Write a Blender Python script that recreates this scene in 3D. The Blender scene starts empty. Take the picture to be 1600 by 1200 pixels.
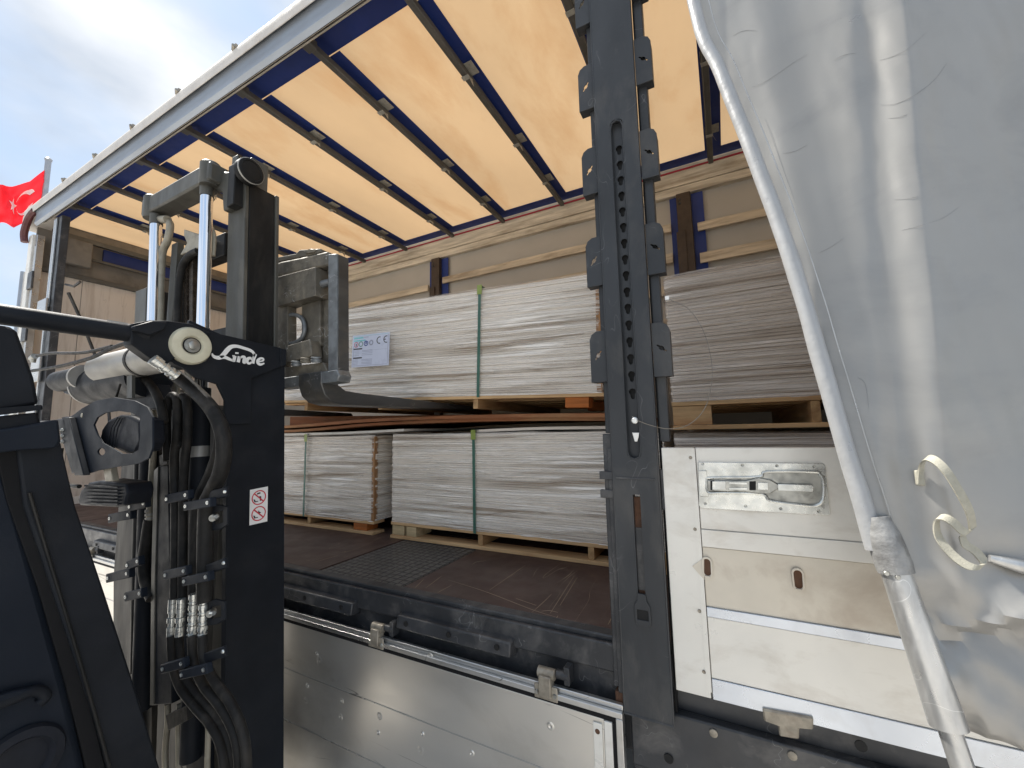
import bpy, math, random
from mathutils import Vector, Matrix, noise as mnoise
from mathutils.geometry import tessellate_polygon
random.seed(7)
S = bpy.context.scene
COL = S.collection
V = Vector

# ------------------------------------------------------------------ camera, sky, sun, exposure
YAW, PITCH, ROLL, FPX = 0.477977, 0.110504, -0.022949, 639.04
CAM = V((0, 0, 1.62))
FW = V((-math.sin(YAW)*math.cos(PITCH), math.cos(YAW)*math.cos(PITCH), math.sin(PITCH)))
_r = V((math.cos(YAW), math.sin(YAW), 0)); _u = _r.cross(FW)
RT = _r*math.cos(ROLL) + _u*math.sin(ROLL); UP = -_r*math.sin(ROLL) + _u*math.cos(ROLL)
cd = bpy.data.cameras.new('camera'); cam = bpy.data.objects.new('camera', cd); COL.objects.link(cam)
cam.matrix_world = Matrix(((RT.x, UP.x, -FW.x, CAM.x), (RT.y, UP.y, -FW.y, CAM.y), (RT.z, UP.z, -FW.z, CAM.z), (0, 0, 0, 1)))
cd.sensor_width = 36; cd.lens = FPX/1600*36; cd.clip_start = 0.05; cd.clip_end = 2000
S.camera = cam
S.view_settings.view_transform = 'Standard'; S.view_settings.look = 'None'
S.view_settings.exposure = 1.3; S.view_settings.gamma = 1; S.view_settings.use_curve_mapping = False
SUN_EL, SUN_AZ = math.radians(54), math.radians(89)     # azimuth measured from +Y towards -X
sun_dir = V((-math.sin(SUN_AZ)*math.cos(SUN_EL), math.cos(SUN_AZ)*math.cos(SUN_EL), math.sin(SUN_EL)))
sl = bpy.data.lights.new('sun', 'SUN'); so = bpy.data.objects.new('sun', sl); COL.objects.link(so)
sl.energy = 4.0; sl.angle = math.radians(5); sl.color = (1, .95, .87)
so.rotation_euler = (-sun_dir).to_track_quat('-Z', 'Y').to_euler()
W = bpy.data.worlds.new('World'); S.world = W; W.use_nodes = True
nt = W.node_tree; nt.nodes.clear(); N = nt.nodes.new; Lk = nt.links.new
wo = N('ShaderNodeOutputWorld'); bg = N('ShaderNodeBackground'); bg.inputs[1].default_value = .08
sky = N('ShaderNodeTexSky'); sky.sky_type = 'NISHITA'; sky.sun_disc = False
sky.sun_elevation = SUN_EL; sky.sun_rotation = -SUN_AZ; sky.air_density = 1.2; sky.dust_density = 1.5
tc = N('ShaderNodeTexCoord'); mp = N('ShaderNodeMapping'); mp.inputs['Scale'].default_value = (1.0, 1.0, 1.9)
mp.inputs['Location'].default_value = (.35, .1, .6)
nz = N('ShaderNodeTexNoise'); nz.inputs['Scale'].default_value = 1.9; nz.inputs['Detail'].default_value = 9; nz.inputs['Roughness'].default_value = .52; nz.inputs['Distortion'].default_value = .35
rp = N('ShaderNodeValToRGB'); rp.color_ramp.elements[0].position = .40; rp.color_ramp.elements[1].position = .58
rp.color_ramp.elements[0].color = (.12, .12, .12, 1)
nz2 = N('ShaderNodeTexNoise'); nz2.inputs['Scale'].default_value = 3.2; nz2.inputs['Detail'].default_value = 5
cr2 = N('ShaderNodeValToRGB'); cr2.color_ramp.elements[0].position = .3; cr2.color_ramp.elements[1].position = .7
cr2.color_ramp.elements[0].color = (3.1, 3.5, 4.1, 1); cr2.color_ramp.elements[1].color = (6.0, 6.1, 6.25, 1)
add = N('ShaderNodeMix'); add.data_type = 'RGBA'; add.blend_type = 'MIX'
haz = N('ShaderNodeMix'); haz.data_type = 'RGBA'; haz.inputs[0].default_value = .78; haz.inputs[7].default_value = (2.3, 3.3, 4.7, 1)
Lk(tc.outputs['Generated'], mp.inputs[0]); Lk(mp.outputs[0], nz.inputs['Vector']); Lk(mp.outputs[0], nz2.inputs['Vector'])
Lk(nz.outputs[0], rp.inputs[0]); Lk(nz2.outputs[0], cr2.inputs[0]); Lk(rp.outputs[0], add.inputs[0])
Lk(sky.outputs[0], haz.inputs[6]); Lk(haz.outputs[2], add.inputs[6]); Lk(cr2.outputs[0], add.inputs[7]); Lk(add.outputs[2], bg.inputs[0]); Lk(bg.outputs[0], wo.inputs[0])

# ------------------------------------------------------------------ helpers
def at(u, v, ax, val):
    """world point seen at photo coordinate (u, v) on the real plane  axis = val"""
    d = FW*FPX + RT*(u-800) - UP*(v-600)
    return CAM + d*((val-CAM[ax])/d[ax])
def fwd(p): return (p-CAM).dot(FW)
def pr(p, px): return px*fwd(p)/FPX

ORG = {}
def org(o):
    while o is not None:
        if o.name in ORG: return ORG[o.name]
        o = o.parent
    return V((0, 0, 0))
def thing(name, label, cat, loc=(0, 0, 0), group=None, local=False):
    o = bpy.data.objects.new(name, None); COL.objects.link(o); o.empty_display_size = .1
    o['label'] = label; o['category'] = cat
    if group: o['group'] = group
    if local: ORG[o.name] = V((0, 0, 0))
    else: o.location = loc; ORG[o.name] = V(loc)
    return o
def tag(o, label, cat, group=None):
    o['label'] = label; o['category'] = cat
    if group: o['group'] = group
    return o
def link(name, me, parent, loc=(0, 0, 0)):
    o = bpy.data.objects.new(name, me); COL.objects.link(o); o.parent = parent; o.location = loc
    return o

class MB:
    def __init__(s): s.v = []; s.f = []
    def add(s, vs, fs):
        k = len(s.v); s.v += [V(p) for p in vs]; s.f += [tuple(i+k for i in f) for f in fs]; return s
    def box(s, x0, x1, y0, y1, z0, z1):
        vs = [(x, y, z) for z in (z0, z1) for y in (y0, y1) for x in (x0, x1)]
        return s.add(vs, [(0, 2, 3, 1), (4, 5, 7, 6), (0, 1, 5, 4), (1, 3, 7, 5), (3, 2, 6, 7), (2, 0, 4, 6)])
    def beam(s, a, b, w, h, up=(0, 0, 1)):
        a = V(a); b = V(b); d = (b-a).normalized(); x = d.cross(V(up)).normalized(); y = x.cross(d)
        vs = [p + x*(i*w/2) + y*(j*h/2) for p in (a, b) for j in (-1, 1) for i in (-1, 1)]
        return s.add(vs, [(0, 1, 3, 2), (4, 6, 7, 5), (0, 4, 5, 1), (1, 5, 7, 3), (3, 7, 6, 2), (2, 6, 4, 0)])
    def prism(s, pts, vec, holes=()):
        vec = V(vec); loops = [[V(p) for p in pts]] + [[V(p) for p in h] for h in holes]
        tris = tessellate_polygon(loops); flat = [p for l in loops for p in l]; n = len(flat)
        nrm = V((0, 0, 0))
        for t in tris: nrm += (flat[t[1]]-flat[t[0]]).cross(flat[t[2]]-flat[t[0]])
        vs = flat + [p+vec for p in flat]; fs = []
        for t in tris: fs += [tuple(t), tuple(i+n for i in reversed(t))]
        k = 0
        for l in loops:
            m = len(l)
            for i in range(m):
                j = (i+1) % m; fs.append((k+i, k+j, k+j+n, k+i+n))
            k += m
        return s.add(vs, fs)
    def tube(s, path, r, n=10, caps=True, closed=False):
        P = [V(p) for p in path]; m = len(P); R = r if isinstance(r, (list, tuple)) else [r]*m
        rings = []; ref = None
        for i in range(m):
            a = P[i-1] if (i > 0 or closed) else P[i]; b = P[(i+1) % m] if (i < m-1 or closed) else P[i]
            d = (b-a).normalized()
            if ref is None:
                ref = d.cross(V((0, 0, 1)));
                if ref.length < .1: ref = d.cross(V((0, 1, 0)))
            ref = (ref - d*ref.dot(d)).normalized(); q = d.cross(ref)
            rings.append([P[i] + (ref*math.cos(2*math.pi*k/n) + q*math.sin(2*math.pi*k/n))*R[i] for k in range(n)])
        vs = [p for g in rings for p in g]; fs = []
        for i in range(m if closed else m-1):
            j = (i+1) % m
            for k in range(n): fs.append((i*n+k, i*n+(k+1) % n, j*n+(k+1) % n, j*n+k))
        if caps and not closed: fs += [tuple(reversed(range(n))), tuple((m-1)*n+k for k in range(n))]
        return s.add(vs, fs)
    def ribbon(s, path, nrm, w, th=.002):
        P = [V(p) for p in path]; m = len(P); nrm = V(nrm).normalized(); Wd = w if isinstance(w, (list, tuple)) else [w]*m
        vs = []
        for i in range(m):
            d = (P[min(i+1, m-1)]-P[max(i-1, 0)]).normalized(); x = d.cross(nrm).normalized()*(Wd[i]/2)
            vs += [P[i]-x, P[i]+x, P[i]+x+nrm*th, P[i]-x+nrm*th]
        fs = [(0, 1, 2, 3), ((m-1)*4+3, (m-1)*4+2, (m-1)*4+1, (m-1)*4)]
        for i in range(m-1):
            for k in range(4): fs.append((i*4+k, (i+1)*4+k, (i+1)*4+(k+1) % 4, i*4+(k+1) % 4))
        return s.add(vs, fs)
    def lathe(s, c, ax, prof, n=24):
        ax = V(ax).normalized(); x = ax.orthogonal().normalized(); y = ax.cross(x); c = V(c)
        vs = [c + ax*h + (x*math.cos(2*math.pi*k/n)+y*math.sin(2*math.pi*k/n))*r for r, h in prof for k in range(n)]
        fs = [(i*n+k, i*n+(k+1) % n, (i+1)*n+(k+1) % n, (i+1)*n+k) for i in range(len(prof)-1) for k in range(n)]
        fs += [tuple(reversed(range(n))), tuple((len(prof)-1)*n+k for k in range(n))]
        return s.add(vs, fs)
    def grid(s, fn, nu, nv):
        vs = [fn(i/nu, j/nv) for j in range(nv+1) for i in range(nu+1)]
        return s.add(vs, [(j*(nu+1)+i, j*(nu+1)+i+1, (j+1)*(nu+1)+i+1, (j+1)*(nu+1)+i) for j in range(nv) for i in range(nu)])
    def mesh(s, name, m, L=V((0, 0, 0)), smooth=True):
        me = bpy.data.meshes.new(name); me.from_pydata([tuple(p-L) for p in s.v], [], s.f); me.validate()
        import bmesh
        bm = bmesh.new(); bm.from_mesh(me); bmesh.ops.recalc_face_normals(bm, faces=bm.faces[:]); bm.to_mesh(me); bm.free()
        if smooth:
            me.shade_smooth(); me.set_sharp_from_angle(angle=math.radians(38))
        if m: me.materials.append(m)
        return me
    def build(s, name, m, parent=None, bevel=0, smooth=True, kind=None, label=None, seg=2):
        o = link(name, s.mesh(name, m, org(parent), smooth), parent)
        if bevel:
            b = o.modifiers.new('bevel', 'BEVEL'); b.width = bevel; b.segments = seg; b.limit_method = 'ANGLE'; b.angle_limit = math.radians(40)
        if kind: o['kind'] = kind
        if label: o['label'] = label
        return o
def smoothpath(P, n=5):
    P = [V(p) for p in P]; out = []
    for i in range(len(P)-1):
        a = P[max(i-1, 0)]; b = P[i]; c = P[i+1]; d = P[min(i+2, len(P)-1)]
        for k in range(n):
            t = k/n; out.append(.5*((2*b)+(c-a)*t+(2*a-5*b+4*c-d)*t*t+(3*b-3*c+d-a)*t**3))
    return out+[P[-1]]
def circ(c, r, u, w, n=14, a0=0, a1=2*math.pi):
    return [V(c)+V(u)*(r*math.cos(a0+(a1-a0)*k/n))+V(w)*(r*math.sin(a0+(a1-a0)*k/n)) for k in range(n)]

# ------------------------------------------------------------------ materials
def mat(name, col, rough=.5, metal=0.0, var=.12, vs=5, st=(1, 1, 1), dirt=None, damt=.5, ds=3, dst=(1, 1, 1), bump=0.0, bs=60, bst=None,
        scr=None, ss=4, sst=(1, 1, 1), sw=.006, alpha=None, trans=0, tcol=None, rvar=.12, coat=0, spec=.5, dthr=(.5, .68), sdist=.5):
    m = bpy.data.materials.new(name); m.use_nodes = True; t = m.node_tree; t.nodes.clear(); A = t.nodes.new; K = t.links.new
    out = A('ShaderNodeOutputMaterial'); b = A('ShaderNodeBsdfPrincipled')
    b.inputs['Metallic'].default_value = metal; b.inputs['Specular IOR Level'].default_value = spec
    if coat: b.inputs['Coat Weight'].default_value = coat; b.inputs['Coat Roughness'].default_value = .15
    c = A('ShaderNodeTexCoord')
    def nz(scale, stv, det=5, dist=0, ro=.55):
        g = A('ShaderNodeMapping'); g.inputs['Scale'].default_value = stv; K(c.outputs['Object'], g.inputs[0])
        n = A('ShaderNodeTexNoise'); n.inputs['Scale'].default_value = scale; n.inputs['Detail'].default_value = det; n.inputs['Distortion'].default_value = dist
        n.inputs['Roughness'].default_value = ro
        K(g.outputs[0], n.inputs['Vector']); return n.outputs[0]
    def ramp(src, p0, p1, c0=(0, 0, 0, 1), c1=(1, 1, 1, 1)):
        r = A('ShaderNodeValToRGB'); r.color_ramp.elements[0].position = p0; r.color_ramp.elements[1].position = p1
        r.color_ramp.elements[0].color = c0; r.color_ramp.elements[1].color = c1; K(src, r.inputs[0]); return r.outputs[0]
    n1 = nz(vs, st)
    lo = tuple(x*(1-var) for x in col)+(1,); hi = tuple(min(1, x*(1+var)) for x in col)+(1,)
    cur = ramp(n1, .3, .7, lo, hi)
    if dirt is not None:
        d = ramp(nz(ds, dst, 8, .3, .62), dthr[0], dthr[1]); mm = A('ShaderNodeMath'); mm.operation = 'MULTIPLY'; mm.inputs[1].default_value = damt; K(d, mm.inputs[0])
        mx = A('ShaderNodeMix'); mx.data_type = 'RGBA'; K(mm.outputs[0], mx.inputs[0]); K(cur, mx.inputs[6]); mx.inputs[7].default_value = (*dirt, 1); cur = mx.outputs[2]
    sc = None
    if scr is not None:
        n3 = nz(ss, sst, 2, sdist); sub = A('ShaderNodeMath'); sub.operation = 'SUBTRACT'; sub.inputs[1].default_value = .5; K(n3, sub.inputs[0])
        ab = A('ShaderNodeMath'); ab.operation = 'ABSOLUTE'; K(sub.outputs[0], ab.inputs[0])
        sc = ramp(ab.outputs[0], sw*.3, sw, (1, 1, 1, 1), (0, 0, 0, 1))
        gate = ramp(nz(ss*.7, (1, 1, 1), 3), .5, .62); mu = A('ShaderNodeMath'); mu.operation = 'MULTIPLY'; K(sc, mu.inputs[0]); K(gate, mu.inputs[1]); sc = mu.outputs[0]
        mx = A('ShaderNodeMix'); mx.data_type = 'RGBA'; K(sc, mx.inputs[0]); K(cur, mx.inputs[6]); mx.inputs[7].default_value = (*scr, 1); cur = mx.outputs[2]
    K(cur, b.inputs['Base Color'])
    K(ramp(nz(vs*2.3, st), .3, .7, (max(.02, rough-rvar),)*3+(1,), (min(1, rough+rvar),)*3+(1,)), b.inputs['Roughness'])
    if bump:
        bp = A('ShaderNodeBump'); bp.inputs['Strength'].default_value = 1; bp.inputs['Distance'].default_value = bump
        K(nz(bs, bst or (1, 1, 1), 4), bp.inputs['Height']); K(bp.outputs[0], b.inputs['Normal'])
    if alpha is not None: b.inputs['Alpha'].default_value = alpha
    sh = b.outputs[0]
    if trans:
        tr = A('ShaderNodeBsdfTranslucent'); tr.inputs[0].default_value = (*(tcol or col), 1)
        if tcol is None: K(cur, tr.inputs[0])
        ms = A('ShaderNodeMixShader'); ms.inputs[0].default_value = trans; K(sh, ms.inputs[1]); K(tr.outputs[0], ms.inputs[2]); sh = ms.outputs[0]
    K(sh, out.inputs[0]); return m

m_ground = mat('concrete_yard', (.50, .48, .45), .9, var=.25, vs=3, dirt=(.2, .19, .17), ds=1.2, bump=.004, bs=120)
m_deck = mat('phenolic_ply', (.07, .041, .034), .5, var=.25, vs=3, dirt=(.13, .1, .085), damt=.35, ds=4, bump=.0006, bs=90, scr=(.35, .28, .19), ss=3.2, sst=(2.4, .25, 1), sw=.003, sdist=.1)
m_deckd = mat('deck_grime', (.05, .048, .046), .7, var=.3, vs=5, dirt=(.12, .1, .085), ds=5, bump=.001)
m_steel = mat('trailer_steel_paint', (.032, .034, .038), .42, var=.25, vs=6, dirt=(.12, .115, .11), damt=.65, ds=8, bump=.0007, bs=40, scr=(.16, .16, .16), ss=11, sw=.006)
m_steelb = mat('post_paint', (.037, .040, .044), .42, var=.22, vs=6, st=(1, 1, .4), dirt=(.10, .095, .088), damt=.6, ds=5, dst=(1, 1, .5), bump=.0004, bs=50, scr=(.15, .15, .155), ss=9, sst=(1, 1, .6), sw=.004, dthr=(.52, .7), spec=.35)
m_rust = mat('rusty_steel', (.10, .045, .022), .8, var=.5, vs=20, dirt=(.03, .02, .015), ds=20, bump=.001)
m_dkbrown = mat('rusty_brown_post', (.05, .032, .02), .6, var=.35, vs=12, dirt=(.02, .015, .012), ds=12)
m_alu = mat('mill_aluminium', (.55, .55, .54), .34, .9, var=.08, vs=5, st=(.2, 1, 1), dirt=(.3, .28, .25), damt=.35, ds=5, scr=(.2, .2, .19), ss=5, sst=(.5, 1, 1), sw=.003, bump=.0003, bs=20)
m_drop = mat('dropside_aluminium', (.72, .70, .655), .34, .82, var=.06, vs=3, st=(.3, 1, 1), dirt=(.4, .37, .32), damt=.4, ds=3, dst=(.5, 1, 1), scr=(.22, .21, .2), ss=5, sst=(.12, 1, 1.6), sw=.002, sdist=.1, bump=.0005, bs=9, rvar=.06)
m_cream = mat('sideboard_lacquer', (.74, .72, .665), .38, .15, var=.05, vs=4, dirt=(.48, .43, .36), damt=.45, ds=6, dst=(1, 1, 2), bump=.0004, bs=20)
m_creamd = mat('sideboard_worn_lacquer', (.62, .57, .48), .45, .15, var=.10, vs=4, dirt=(.40, .33, .26), damt=.6, ds=6, bump=.0006, bs=20)
m_bluealu = mat('bare_aluminium_strip', (.62, .66, .72), .3, .6, var=.05, vs=4, dirt=(.4, .4, .4), damt=.3, ds=8)
m_zinc = mat('zinc_plate', (.66, .67, .64), .3, .7, var=.16, vs=18, dirt=(.3, .3, .27), damt=.4, ds=16, bump=.0003, bs=60)
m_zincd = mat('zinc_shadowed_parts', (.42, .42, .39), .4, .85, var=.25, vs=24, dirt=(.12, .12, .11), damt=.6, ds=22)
m_railm = mat('roof_rail_aluminium', (.30, .33, .37), .42, .7, var=.1, vs=4, st=(.3, 1, 1), dirt=(.25, .26, .28), damt=.4, ds=4)
m_raill = mat('roof_rail_bright_lip', (.66, .62, .55), .5, .3, var=.12, vs=6, dirt=(.3, .27, .22), ds=6)
m_tarpw = mat('tarp_white', (.55, .52, .48), .6, var=.1, vs=6, dirt=(.45, .4, .35), ds=4, bump=.001)
m_tarp = mat('roof_tarp', (.51, .35, .20), .6, var=.10, vs=1.1, st=(1, .5, 1), dirt=(.42, .24, .11), damt=.7, ds=1.6, dst=(1.2, .5, 1), bump=.02, bs=2.2, bst=(1, .4, 1), trans=.37)
m_blue = mat('blue_tarp', (.012, .035, .19), .55, var=.15, vs=4, trans=.12, tcol=(.01, .03, .2), bump=.002, bs=20)
m_red = mat('red_edge', (.35, .02, .04), .6)
m_bow = mat('bow_metal', (.125, .125, .12), .5, .5, var=.2, vs=6, st=(4, .5, 4), dirt=(.08, .075, .06), ds=8)
m_clip = mat('clip_fabric', (.33, .32, .28), .7, var=.2, vs=30, bump=.002)
m_taupe = mat('front_wall_panel', (.68, .61, .54), .55, var=.08, vs=2, st=(1, 1, .3), dirt=(.40, .32, .25), damt=.6, ds=3, dst=(1, 5, .6), scr=(.10, .06, .04), ss=2.6, sst=(1, 2.5, .5), sw=.004)
m_dark_alu = mat('dark_inner_panel', (.21, .195, .175), .6, .2, var=.2, vs=3, dirt=(.08, .07, .06), ds=5)
m_farc = mat('far_curtain_inside', (.46, .43, .38), .6, var=.06, vs=2, trans=.15, bump=.003, bs=3)
m_white = mat('white_plastic', (.75, .73, .68), .45, var=.06, dirt=(.5, .47, .4), ds=10)
m_curt = mat('curtain_pvc', (.31, .302, .285), .34, .35, var=.05, vs=3, dirt=(.22, .22, .215), damt=.45, ds=3.5, dst=(1, 1, 1.6), bump=.0012, bs=7, rvar=.07, trans=.0)
m_curtw = mat('curtain_hem', (.33, .335, .34), .38, .1, var=.10, vs=18, st=(1, 1, .6), dirt=(.34, .35, .36), damt=.55, ds=22, dst=(1, 1, .6), bump=.0015, bs=45)
m_strap = mat('cream_webbing', (.34, .325, .265), .7, var=.12, vs=60, bump=.0008, bs=400)
m_pole = mat('worn_aluminium_pole', (.50, .50, .49), .36, .75, var=.12, vs=16, st=(2, 2, .5), dirt=(.28, .27, .26), damt=.6, ds=12, dst=(1, 1, .5), scr=(.75, .75, .73), ss=12, sw=.006)
def wood(name, col, ax, dark=.55, rough=.7, sat=None):
    st = [9, 9, 9]; st[ax] = .7
    return mat(name, col, rough, var=.28, vs=3.2, st=tuple(st), dirt=tuple(x*dark for x in col) if sat is None else sat, damt=.75, ds=2.5, dst=tuple(.6 if i == ax else 4 for i in range(3)), bump=.0015, bs=9, bst=tuple(.6 if i == ax else 9 for i in range(3)), spec=.25)
m_wx = wood('pine_along', (.60, .39, .20), 0, sat=(.36, .17, .07)); m_wy = wood('pine_across', (.46, .29, .14), 1, sat=(.26, .12, .05))
m_wx2 = wood('grey_lath', (.54, .46, .345), 0, .6, sat=(.17, .12, .075)); m_wz = wood('corner_batten', (.36, .19, .085), 2, .5)
m_wx3 = wood('alu_wood_cap', (.58, .52, .42), 0, .7, sat=(.24, .19, .13))
m_red_w = wood('red_block', (.42, .13, .03), 0, .6); m_red_ply = wood('red_plywood', (.26, .10, .042), 0, .5, sat=(.38, .21, .10))
m_board = mat('board_edges', (.80, .73, .64), .7, var=.14, vs=2, st=(.5, .5, 70))
m_boardb = mat('brown_board_edges', (.70, .61, .52), .7, var=.14, vs=2, st=(.5, .5, 70))
m_boardg = mat('gap_core', (.10, .085, .07), .9)
m_chrome = mat('chrome', (.88, .89, .92), .07, 1, var=.02, rvar=.03)
m_fork = mat('forklift_paint', (.0150, .0170, .0210), .5, var=.22, vs=6, dirt=(.03, .031, .032), damt=.45, ds=5, bump=.0004, bs=260, dthr=(.55, .75), spec=.12)
m_forkb = mat('forklift_body_blue', (.0135, .0175, .0255), .55, var=.12, vs=4, dirt=(.025, .028, .032), damt=.35, ds=4, bump=.0003, bs=200, spec=.12)
m_mast = mat('mast_dusty_grey', (.07, .068, .058), .5, .2, var=.25, vs=7, st=(1, 1, .3), dirt=(.15, .14, .115), damt=.6, ds=6, dst=(1, 1, .4), bump=.0005)
m_mastd = mat('mast_dark', (.022, .022, .022), .42, .2, var=.3, vs=6, st=(1, 1, .25), dirt=(.06, .055, .048), damt=.5, ds=7, dst=(1, 1, .3), spec=.12)
m_carr = mat('carriage_worn', (.12, .108, .086), .6, .2, var=.3, vs=14, dirt=(.27, .235, .18), damt=.7, ds=9, bump=.0015, bs=50, scr=(.45, .45, .45), ss=12, sw=.006)
m_carrw = mat('carriage_worn_bright', (.17, .18, .185), .45, .35, var=.25, vs=22, dirt=(.10, .10, .10), damt=.6, ds=20, bump=.001, bs=50, scr=(.5, .5, .5), ss=12, sw=.006)
m_forks = mat('fork_blade_steel', (.085, .087, .088), .4, .5, var=.3, vs=10, st=(1, .3, 1), dirt=(.16, .14, .11), damt=.6, ds=8, dst=(1, .4, 1), scr=(.3, .3, .3), ss=10, sst=(1, .3, 1), sw=.006)
m_tubeg = mat('torsion_tube_grey', (.30, .29, .27), .5, .3, var=.2, vs=8, st=(.4, 1, 1), dirt=(.36, .34, .28), damt=.6, ds=7)
m_rubber = mat('hose_rubber', (.022, .021, .020), .5, var=.25, vs=20, dirt=(.07, .062, .052), damt=.55, ds=14, dst=(1, 1, .4), bump=.0004, bs=160, spec=.12)
m_pipe = mat('beige_pipe', (.33, .30, .235), .5, .2, var=.2, vs=15, dirt=(.16, .14, .11), ds=12)
m_disc = mat('cream_disc', (.62, .59, .45), .45, var=.1, vs=9, dirt=(.4, .36, .25), damt=.5, ds=8)
m_plast = mat('lamp_plastic', (.02, .022, .028), .5, var=.2, vs=9, bump=.0005, bs=80, spec=.12)
m_chain = mat('oily_chain', (.07, .055, .042), .35, .6, var=.4, vs=30, dirt=(.02, .016, .012), ds=25)
m_black = mat('black_void', (.006, .006, .006), .8)
m_print = mat('black_print', (.015, .015, .015), .6); m_pred = mat('red_print', (.55, .02, .04), .5); m_pwhite = mat('white_print', (.82, .82, .8), .45, var=.03)
m_pblue = mat('blue_print', (.03, .07, .3), .5); m_pteal = mat('teal_print', (.25, .62, .66), .5); m_pgrey = mat('grey_print', (.42, .44, .55), .5); m_paper = mat('label_paper', (.70, .73, .86), .3, var=.04)
m_pgreen = mat('green_print', (.12, .3, .2), .5)
m_green = mat('green_strap', (.055, .14, .105), .4, var=.15, vs=8); m_greeny = mat('yellow_green_seal', (.24, .30, .07), .4)
m_flag = mat('flag_red', (.62, .012, .022), .55, var=.1, vs=2, trans=.35, tcol=(.9, .02, .03)); m_flagw = mat('flag_white', (.85, .78, .75), .6, trans=.3)
m_fpole = mat('flagpole_grey', (.35, .36, .38), .4, .5)
m_wire = mat('wire', (.25, .23, .2), .4, .8)
m_seal = mat('lead_seal', (.7, .7, .68), .35, .8)
m_gasket = mat('gasket', (.012, .012, .013), .6, spec=.12)
m_primer = mat('galvanised_hinge', (.30, .27, .22), .5, .4, var=.3, vs=30, dirt=(.16, .12, .09), ds=25)

def film(name, tint, amount, hi=.9, cont=1):
    m = bpy.data.materials.new(name); m.use_nodes = True; t = m.node_tree; t.nodes.clear(); A = t.nodes.new; K = t.links.new
    out = A('ShaderNodeOutputMaterial'); b = A('ShaderNodeBsdfPrincipled'); c = A('ShaderNodeTexCoord')
    def nz(st, sc, det, dist):
        g = A('ShaderNodeMapping'); g.inputs['Scale'].default_value = st; K(c.outputs['Object'], g.inputs[0])
        n = A('ShaderNodeTexNoise'); n.inputs['Scale'].default_value = sc; n.inputs['Detail'].default_value = det; n.inputs['Distortion'].default_value = dist
        K(g.outputs[0], n.inputs['Vector']); return n.outputs[0]
    n1 = nz((.30, .30, 22), 4.5, 7, .7)
    n2 = nz((1, 1, 2.5), 2.0, 5, .6)
    r1 = A('ShaderNodeValToRGB'); r1.color_ramp.elements[0].position = .44; r1.color_ramp.elements[1].position = .60
    r1.color_ramp.elements[0].color = (amount*.35,)*3+(1,); r1.color_ramp.elements[1].color = (hi,)*3+(1,); K(n1, r1.inputs[0])
    r2 = A('ShaderNodeValToRGB'); r2.color_ramp.elements[0].position = .36; r2.color_ramp.elements[1].position = .60
    r2.color_ramp.elements[0].color = (amount*.6,)*3+(1,); r2.color_ramp.elements[1].color = (1, 1, 1, 1); K(n2, r2.inputs[0])
    mu = A('ShaderNodeMath'); mu.operation = 'MULTIPLY'; K(r1.outputs[0], mu.inputs[0]); K(r2.outputs[0], mu.inputs[1])
    K(mu.outputs[0], b.inputs['Alpha'])
    r3 = A('ShaderNodeValToRGB'); r3.color_ramp.elements[0].position = .40; r3.color_ramp.elements[1].position = .50
    r3.color_ramp.elements[0].color = (tint[0]*.40, tint[1]*.34, tint[2]*.28, 1); r3.color_ramp.elements[1].color = (*tint, 1)
    K(nz((.22, .22, 10), 3.1, 8, .7), r3.inputs[0]); K(r3.outputs[0], b.inputs['Base Color']); b.inputs['Roughness'].default_value = .22
    bp = A('ShaderNodeBump'); bp.inputs['Distance'].default_value = .006; bp.inputs['Strength'].default_value = 1
    K(nz((.5, .5, 11), 9, 5, .8), bp.inputs['Height']); K(bp.outputs[0], b.inputs['Normal'])
    K(b.outputs[0], out.inputs[0]); return m
m_film = film('stretch_film_white', (1.0, .945, .87), .55, 1.0)
m_film2 = film('stretch_film_thin', (.95, .88, .81), .6, .85)

def checker_mat():
    m = mat('antislip_mesh', (.045, .045, .047), .45, var=.2, vs=20); t = m.node_tree; A = t.nodes.new; K = t.links.new
    b = [n for n in t.nodes if n.type == 'BSDF_PRINCIPLED'][0]; c = [n for n in t.nodes if n.type == 'TEX_COORD'][0]
    v = A('ShaderNodeTexVoronoi'); v.feature = 'DISTANCE_TO_EDGE'; v.inputs['Scale'].default_value = 24; v.inputs['Randomness'].default_value = .12; K(c.outputs['Object'], v.inputs['Vector'])
    r = A('ShaderNodeValToRGB'); r.color_ramp.elements[0].position = .02; r.color_ramp.elements[1].position = .16; K(v.outputs['Distance'], r.inputs[0])
    bp = A('ShaderNodeBump'); bp.inputs['Distance'].default_value = .006; K(r.outputs[0], bp.inputs['Height']); K(bp.outputs[0], b.inputs['Normal'])
    mx = A('ShaderNodeMix'); mx.data_type = 'RGBA'; K(r.outputs[0], mx.inputs[0]); mx.inputs[6].default_value = (.008, .008, .009, 1); mx.inputs[7].default_value = (.11, .107, .10, 1); K(mx.outputs[2], b.inputs['Base Color'])
    return m
m_check = checker_mat()

# ------------------------------------------------------------------ setting
g = MB(); g.add([(-400, -400, 0), (400, -400, 0), (400, 400, 0), (-400, 400, 0)], [(0, 1, 2, 3)]); g.build('ground', m_ground, kind='structure', smooth=False)

# ------------------------------------------------------------------ trailer
Y0, Y1 = 1.40, 3.86; ZD = .93; ZR = 3.94; XF, XB = -6.42, 6.9
T = thing('semi_trailer', 'open curtain side semi trailer with orange lit roof and brown plywood floor', 'trailer', (0, 2.6, 0))
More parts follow.
